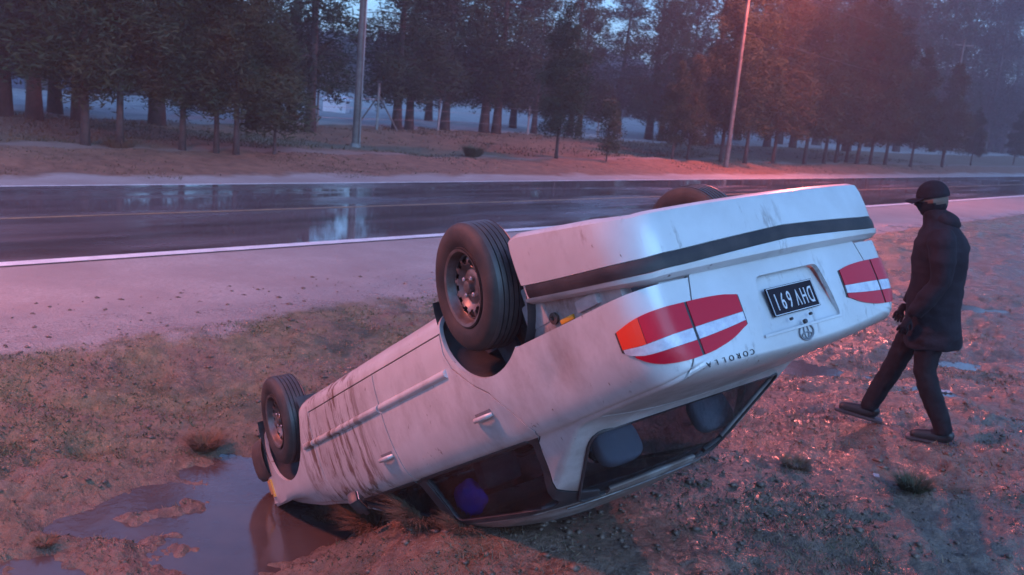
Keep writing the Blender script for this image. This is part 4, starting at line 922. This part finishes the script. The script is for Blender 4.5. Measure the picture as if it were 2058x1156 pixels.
for p_ in pb.data.polygons:
    c_ = p_.center
    if c_.z < 1.64 : p_.material_index = 1      # scarf over mouth and neck, gloves

jk = [(-.03, 0, .665, .185, .185), (-.015, 0, .80, .190, .195), (.0, 0, .95, .175, .19), (.015, 0, 1.12, .155, .18), (.03, 0, 1.28, .160, .20), (.045, 0, 1.41, .145, .195), (.07, 0, 1.50, .085, .095), (.085, 0, 1.555, .075, .08),
      (.045, .215, 1.41, .080), (.01, .275, 1.17, .068), (.10, .27, .965, .056), (.135, .255, .905, .05),
      (.045, -.215, 1.41, .080), (.02, -.275, 1.17, .068), (.13, -.26, .975, .056), (.165, -.24, .915, .05)]
je = [(0, 1), (1, 2), (2, 3), (3, 4), (4, 5), (5, 6), (6, 7), (5, 8), (8, 9), (9, 10), (10, 11), (5, 12), (12, 13), (13, 14), (14, 15)]
def fuse(parts, vox, mat=None, sm=6):
    """several closed shapes grown into one continuous surface"""
    b = bmesh.new()
    for m_ in parts: b.from_mesh(m_)
    me = bm_mesh(b); o = bpy.data.objects.new('f', me); COL.objects.link(o); r = o.modifiers.new('r', 'REMESH'); r.mode = 'VOXEL'; r.voxel_size = vox; r.use_smooth_shade = True
    q = o.modifiers.new('s', 'SMOOTH'); q.iterations = sm; q.factor = .5
    dg = bpy.context.evaluated_depsgraph_get(); out = bpy.data.meshes.new_from_object(o.evaluated_get(dg)); bpy.data.objects.remove(o); return out
def loft(rings, n=28):
    """rings: (cx, cy, z, rx, ry, tilt) ellipses stacked into a closed shape"""
    V = []; F = []
    for cx, cy, z, rx, ry, tl in rings:
        for k in range(n):
            t = 2*math.pi*k/n; c_, s_ = math.cos(t), math.sin(t); e = .86; x = rx*math.copysign(abs(c_)**e, c_); V.append((cx+x, cy+ry*math.copysign(abs(s_)**e, s_), z+x*tl))
    m_ = len(rings)
    for i in range(m_-1):
        for k in range(n): F.append((i*n+k, i*n+(k+1) % n, (i+1)*n+(k+1) % n, (i+1)*n+k))
    F += [tuple(range(n-1, -1, -1)), tuple((m_-1)*n+k for k in range(n))]; return mesh(V, F)
torso = loft([(-.035, 0, .655, .185, .215, -.10), (-.03, 0, .70, .190, .220, -.08), (-.015, 0, .82, .185, .215, 0), (.0, 0, .96, .175, .205, 0), (.005, 0, 1.10, .172, .200, 0), (.01, 0, 1.25, .182, .215, 0), (.02, 0, 1.36, .178, .222, 0), (.035, 0, 1.43, .150, .205, -.1), (.055, 0, 1.485, .115, .150, -.15), (.075, 0, 1.53, .092, .100, -.2), (.09, 0, 1.575, .084, .088, -.2), (.095, 0, 1.60, .070, .074, -.2)])
arms = [tube([(.03, .16*s, 1.43), (.025, .225*s, 1.39), (.005, .262*s, 1.26), (-.005+a, .275*s, 1.15), (.05+a, .268*s, 1.03), (.105+a, .250*s, .93), (.12+a, .245*s, .90)], [.085, .092, .080, .070, .066, .060, .056], 16) for s, a in ((1, .0), (-1, .03))]
jm = fuse([torso]+arms, .012)
for v in jm.vertices:
    v.co += v.normal*(.010*mnoise.noise(v.co*9)+.006*mnoise.noise(Vector((v.co.x*6, v.co.y*6, v.co.z*26))))
jk_o = link('jacket', jm, M_cloth, per, True)
hood = bpy.data.meshes.new('hood'); hb = bmesh.new(); bmesh.ops.create_uvsphere(hb, u_segments=24, v_segments=14, radius=1)
for v in hb.verts: v.co = Vector((.025, 0, 1.53)) + Matrix.Rotation(R(-20), 3, 'Y') @ Vector((v.co.x*.105, v.co.y*.115, v.co.z*.065))*(1+.08*mnoise.noise(v.co*3))
hb.to_mesh(hood); hb.free(); link('hood', hood, M_cloth, jk_o, True)
tr = [(0, 0, .90, .14, .155), (-.00, .10, .80, .102), (-.015, .115, .50, .080), (-.19, .12, .15, .066), (-.205, .12, .09, .062), (.0, -.10, .80, .102), (.16, -.105, .50, .080), (.295, -.10, .15, .066), (.30, -.10, .09, .062)]
legs = [tube([(-.0, .085, .92), (-.005, .10, .80), (-.012, .112, .62), (-.015, .115, .50), (-.06, .117, .38), (-.13, .12, .25), (-.19, .12, .13), (-.20, .12, .075)], [.115, .108, .088, .076, .074, .070, .064, .062], 16),
        tube([(.0, -.085, .92), (.05, -.10, .80), (.125, -.105, .62), (.16, -.105, .50), (.20, -.104, .38), (.25, -.102, .25), (.29, -.10, .13), (.295, -.10, .085)], [.115, .108, .088, .076, .074, .070, .064, .062], 16), loft([(0, 0, .78, .11, .16, 0), (0, 0, .86, .135, .18, 0), (0, 0, .98, .13, .165, 0)])]
tm = fuse(legs, .012)
for v in tm.vertices: v.co += v.normal*(.007*mnoise.noise(Vector((v.co.x*7, v.co.y*7, v.co.z*22))))
link('trousers', tm, M_trs, per, True)
for x0, y0, lift, tilt in ((-.235, .12, .0, 0), (.265, -.10, .01, -6)):
    sp_ = [(0, 0, .115, .060), (.0, 0, .055, .052, .045), (.10, 0, .052, .048, .042), (.19, 0, .040, .046, .034), (.245, 0, .034, .036, .028)]
    o = link('boot', skinned('b', sp_, [(0, 1), (1, 2), (2, 3), (3, 4)], M_shoe, per), M_shoe, per, True); o.location = (x0, y0, lift); o.rotation_euler.y = R(tilt)
    bm = bmesh.new(); add_box(bm, (.095, 0, .012), (.34, .095, .026), bev=.012); link('sole', bm_mesh(bm), M_black, o, True)
cb = bmesh.new(); bmesh.ops.create_uvsphere(cb, u_segments=30, v_segments=18, radius=1)
RH = Matrix.Rotation(R(14), 3, 'Y')
for v in cb.verts: v.co = hc + RH @ Vector((v.co.x*.108-.004, v.co.y*.086, max(v.co.z, -.02)*.128*(1-.1*max(0, v.co.z))+.022))
cap_o = link('cap', bm_mesh(cb), M_cloth, per, True)
V = []; F = []
for i in range(9):
    a = -1.15+2.3*i/8
    for r_, dz in ((.096, .024), (.175*(1-.10*abs(a)), .016-.018*abs(a))):
        for t in (0, .005): V.append(hc + RH @ Vector((math.cos(a)*r_ if r_ < .1 else .088+(r_-.088)*math.cos(a*.8), math.sin(a)*(.080 if r_ < .1 else .078), dz+t)))
for i in range(8):
    a = i*4; b = a+4; F += [(a, a+2, b+2, b), (a+1, b+1, b+3, a+3), (a+2, a+3, b+3, b+2)]
F += [(0, 1, 3, 2), (32, 34, 35, 33)]
link('peak', mesh(V, F), M_cloth, cap_o)
# ------------------------------------------------------------------ weeds and tufts
def tuft_mesh(seed, h, r, n, w_, bend=.5, up_=.7):
    g_ = np.random.default_rng(seed); V = []; F = []
    for _ in range(n):
        a = g_.random()*6.28; rr = r*.35*math.sqrt(g_.random()); b = Vector((math.cos(a)*rr, math.sin(a)*rr, -.01)); a2 = a+g_.normal(0, .6); L = h*(.45+.7*g_.random()); o_ = Vector((math.cos(a2), math.sin(a2), 0))*(1-up_+g_.random()*.5)
        d = (o_+Vector((0, 0, 1)))*L*.5; m = b+d; t = m+(o_*1.4+Vector((0, 0, .6-bend*g_.random())))*L*.5; s = Vector((-o_.y, o_.x, 0)).normalized()*w_*.5
        i = len(V); V += [b-s, b+s, m+s*.8, m-s*.8, t]; F += [(i, i+1, i+2, i+3), (i+3, i+2, i+4)]
    return mesh(V, F)
M_weed = M('dry_red_weed', (.20, .095, .045), .85, (.11, .055, .03), 20); M_straw = M('dry_straw', (.20, .135, .085), .85, (.12, .075, .05), 20); M_dkgreen = M('dark_green_grass', (.040, .048, .022), .8, (.07, .065, .03), 20)
def put_tuft(px, py, seed, h, r, n, w_, mt, lab, cat='weed', **k):
    p = base_pt(px, py, -.3); o = link('weed_tuft' if cat == 'weed' else 'shrub', tuft_mesh(seed, h*(.8 if cat == 'weed' else 1), r, int(n*2), w_*.62, **k), mt); o.location = (p.x, p.y, hz(p.x, p.y)); tag(o, lab, cat)
put_tuft(412, 905, 1, .19, .26, 420, .006, M_weed, 'rusty red dry weed clump left of the front wheel', up_=.45)
put_tuft(760, 1050, 2, .24, .36, 620, .006, M_weed, 'matted reddish dry weeds under the car beside the broken mirror', up_=.35)
put_tuft(850, 1052, 3, .22, .34, 520, .006, M_straw, 'dry straw-coloured weeds in front of the dark side window', up_=.4)
put_tuft(1835, 985, 4, .17, .20, 380, .007, M_dkgreen, 'dark green grass clump between the walker and the lower edge', up_=.6)
put_tuft(90, 1095, 5, .08, .14, 120, .006, M_weed, 'small reddish weed in the puddle at the lower left', up_=.4)
put_tuft(950, 316, 6, .55, .7, 260, .03, M_dkgreen, 'dark low shrub alone on the far verge', 'shrub', up_=.5)
put_tuft(240, 296, 7, .35, .9, 160, .03, M_straw, 'low dry brush at the foot of a young pine on the left', 'shrub', up_=.4)
put_tuft(1600, 935, 8, .10, .22, 200, .006, M_weed, 'low brownish clump right of the rear window', up_=.4)
put_tuft(935, 1066, 9, .13, .26, 420, .006, M_straw, 'brown matted weeds pressed against the roof edge below the blue cloth', up_=.4)
put_tuft(1035, 1066, 10, .11, .26, 380, .006, M_weed, 'low reddish weeds where the roof edge meets the ground', up_=.4)
put_tuft(660, 1040, 12, .12, .26, 300, .006, M_straw, 'short straw weeds below the front wing, left of the mirror', up_=.4)
# ------------------------------------------------------------------ grass, stubble, clods
def blades(seed, n, rlo, rhi, hgt, wdt, mask, name, mat, label, lean=.8):
    g_ = np.random.default_rng(seed); a = np.radians(g_.uniform(-36, 37, n)); r_ = rlo*(rhi/rlo)**g_.random(n); x = np.sin(a)*r_; y = np.cos(a)*r_; v = x*NV[0]+y*NV[1]
    keep = (g_.random(n) < mask(x, y, v)) & (v < 8.0) & (height(x, y) > -.747); x, y, r_ = x[keep], y[keep], r_[keep]; n = len(x); z = height(x, y)-.004
    c = np.stack([x, y, z], 1); t = g_.random(n)*6.28; s = (wdt*(.6+.8*g_.random(n))*(.6+r_/6))[:, None]*np.stack([np.cos(t), np.sin(t), t*0], 1)*.5
    h = (hgt*(.4+g_.random(n)))[:, None]; u_ = g_.random(n)*6.28; d = np.stack([np.cos(u_)*lean, np.sin(u_)*lean, .25+.75*g_.random(n)], 1)
    V = np.stack([c-s, c+s, c+d*h], 1).reshape(-1, 3); o = link(name, np_mesh(V, np.arange(n*3).reshape(-1, 3), 3), mat, kind='stuff'); o['label'] = label; return o
nm = lambda x, y, s, k: .5+.5*fbm(x*s, y*s, 3, k)
blades(1, 150000, 2.9, 13, .034, .006, lambda x, y, v: np.clip((nm(x, y, 1.3, 71)-.42)*3, .05, 1)*.75, 'dry_grass', M_straw, 'short dead grass stubble over the wet ground')
blades(2, 120000, 4.5, 14, .034, .007, lambda x, y, v: np.clip((v-5.0)/1.3, .0, 1)*np.clip((nm(x, y, 1.1, 77)-.30)*3, 0, 1), 'green_grass', M('grass_green', (.060, .068, .026), .8, (.11, .10, .05), 6), 'short green grass along the gravel edge')
blades(3, 60000, 2.9, 13, .022, .007, lambda x, y, v: np.clip((nm(x, y, 1.7, 83)-.5)*4, 0, 1), 'dark_grass', M_dkgreen, 'dark low grass in patches on the near ground')
g_ = np.random.default_rng(5); n = 130000; a = np.radians(g_.uniform(-34, 38, n)); r_ = 15*(75/15)**g_.random(n); x = np.sin(a)*r_; y = np.cos(a)*r_; v = x*NV[0]+y*NV[1]
k = (v > 19.6+.8*fbm(x*.3, y*.3, 2, 4)) & (v < 34.5+2*fbm(x*.2, y*.2, 2, 6)) & ~((v > 22.7) & (v < 23.6)) & (g_.random(n) < np.clip((nm(x, y, .35, 91)-.25)*2.2, .06, 1)); x, y, r_, v = x[k], y[k], r_[k], v[k]; n = len(x)
c = np.stack([x, y, height(x, y)-.01], 1); t = g_.random(n)*6.28; s = (.022*(.6+.8*g_.random(n))*(r_/25))[:, None]*np.stack([np.cos(t), np.sin(t), t*0], 1); h = (np.where(v < 22.7, .05, .12)*(.4+g_.random(n)))[:, None]; u_ = g_.random(n)*6.28; d = np.stack([np.cos(u_)*.6, np.sin(u_)*.6, .4+.6*g_.random(n)], 1)
link('verge_grass', np_mesh(np.stack([c-s, c+s, c+d*h], 1).reshape(-1, 3), np.arange(n*3).reshape(-1, 3), 3), M('verge_grass', (.12, .072, .042), .9, (.055, .045, .026), .9), kind='stuff')['label'] = 'rough dead grass over the far bank and verge under the pines'
# clods and stones
g_ = np.random.default_rng(9); n = 5200; a = np.radians(g_.uniform(-36, 37, n)); r_ = 2.9*(16/2.9)**g_.random(n); x = np.sin(a)*r_; y = np.cos(a)*r_; v = x*NV[0]+y*NV[1]; k = (v < 9.5) & (height(x, y) > -.74); x, y, r_ = x[k], y[k], r_[k]; z = height(x, y); n = len(x)
oc = np.array([(1, 0, 0), (-1, 0, 0), (0, 1, 0), (0, -1, 0), (0, 0, 1), (0, 0, -1), (.6, .6, .5), (-.6, .6, .45), (.6, -.6, .5), (-.6, -.6, .4)]); oc = oc[:6]
of = np.array([(0, 2, 4), (2, 1, 4), (1, 3, 4), (3, 0, 4), (2, 0, 5), (1, 2, 5), (3, 1, 5), (0, 3, 5)])
sz = (.005+.018*g_.random(n)**3)[:, None, None]*np.stack([1+g_.random(n), 1+g_.random(n), .5+.5*g_.random(n)], 1)[:, None, :]*(.75+.5*g_.random((n, 6, 1)))
V = oc[None]*sz + np.stack([x, y, z+.004], 1)[:, None, :]; F = (of[None]+(np.arange(n)*6)[:, None, None]).reshape(-1, 3)
link('clods', np_mesh(V.reshape(-1, 3), F, 3), M('wet_clod', (.085, .048, .034), .5, (.15, .095, .07), 3, coord='Object'), kind='stuff')['label'] = 'small wet clods and stones scattered on the ground'
# scraps and pale litter
sc_mat = M('pale_scrap', (.38, .35, .36), .5)
for i, (px, py, s_, lab) in enumerate(((1902, 777, .06, 'crumpled pale scrap lying right of the walking person'), (1760, 962, .035, 'thin pale scrap on the ground below the walker'), (1487, 768, .03, 'tiny pale scrap near the rear corner of the car'))):
    p = base_pt(px, py, -.1); bm = bmesh.new(); bmesh.ops.create_grid(bm, x_segments=5, y_segments=4, size=.5)
    for v in bm.verts: v.co = Vector((v.co.x*s_*1.6, v.co.y*s_, .012+.22*s_*mnoise.noise(v.co*4+Vector((i, 0, 0)))))
    o = link('scrap', bm_mesh(bm), sc_mat, None, True); o.location = (p.x, p.y, max(hz(p.x, p.y), -.752)+.006); o.rotation_euler.z = i*1.3; tag(o, lab, 'litter')
# ------------------------------------------------------------------ air
hb = link('haze', box((0, 0, 17), (1840, 1840, 39)), None, kind='stuff'); hb['label'] = 'thin damp evening haze'
hm = bpy.data.materials.new('haze'); hm.use_nodes = True; N = hm.node_tree.nodes; N.remove(N['Principled BSDF']); pv = N.new('ShaderNodeVolumePrincipled'); pv.inputs['Density'].default_value = .0022; pv.inputs['Color'].default_value = (.88, .80, .88, 1); pv.inputs['Anisotropy'].default_value = .2
hm.node_tree.links.new(pv.outputs[0], N['Material Output'].inputs['Volume']); hb.data.materials.append(hm)
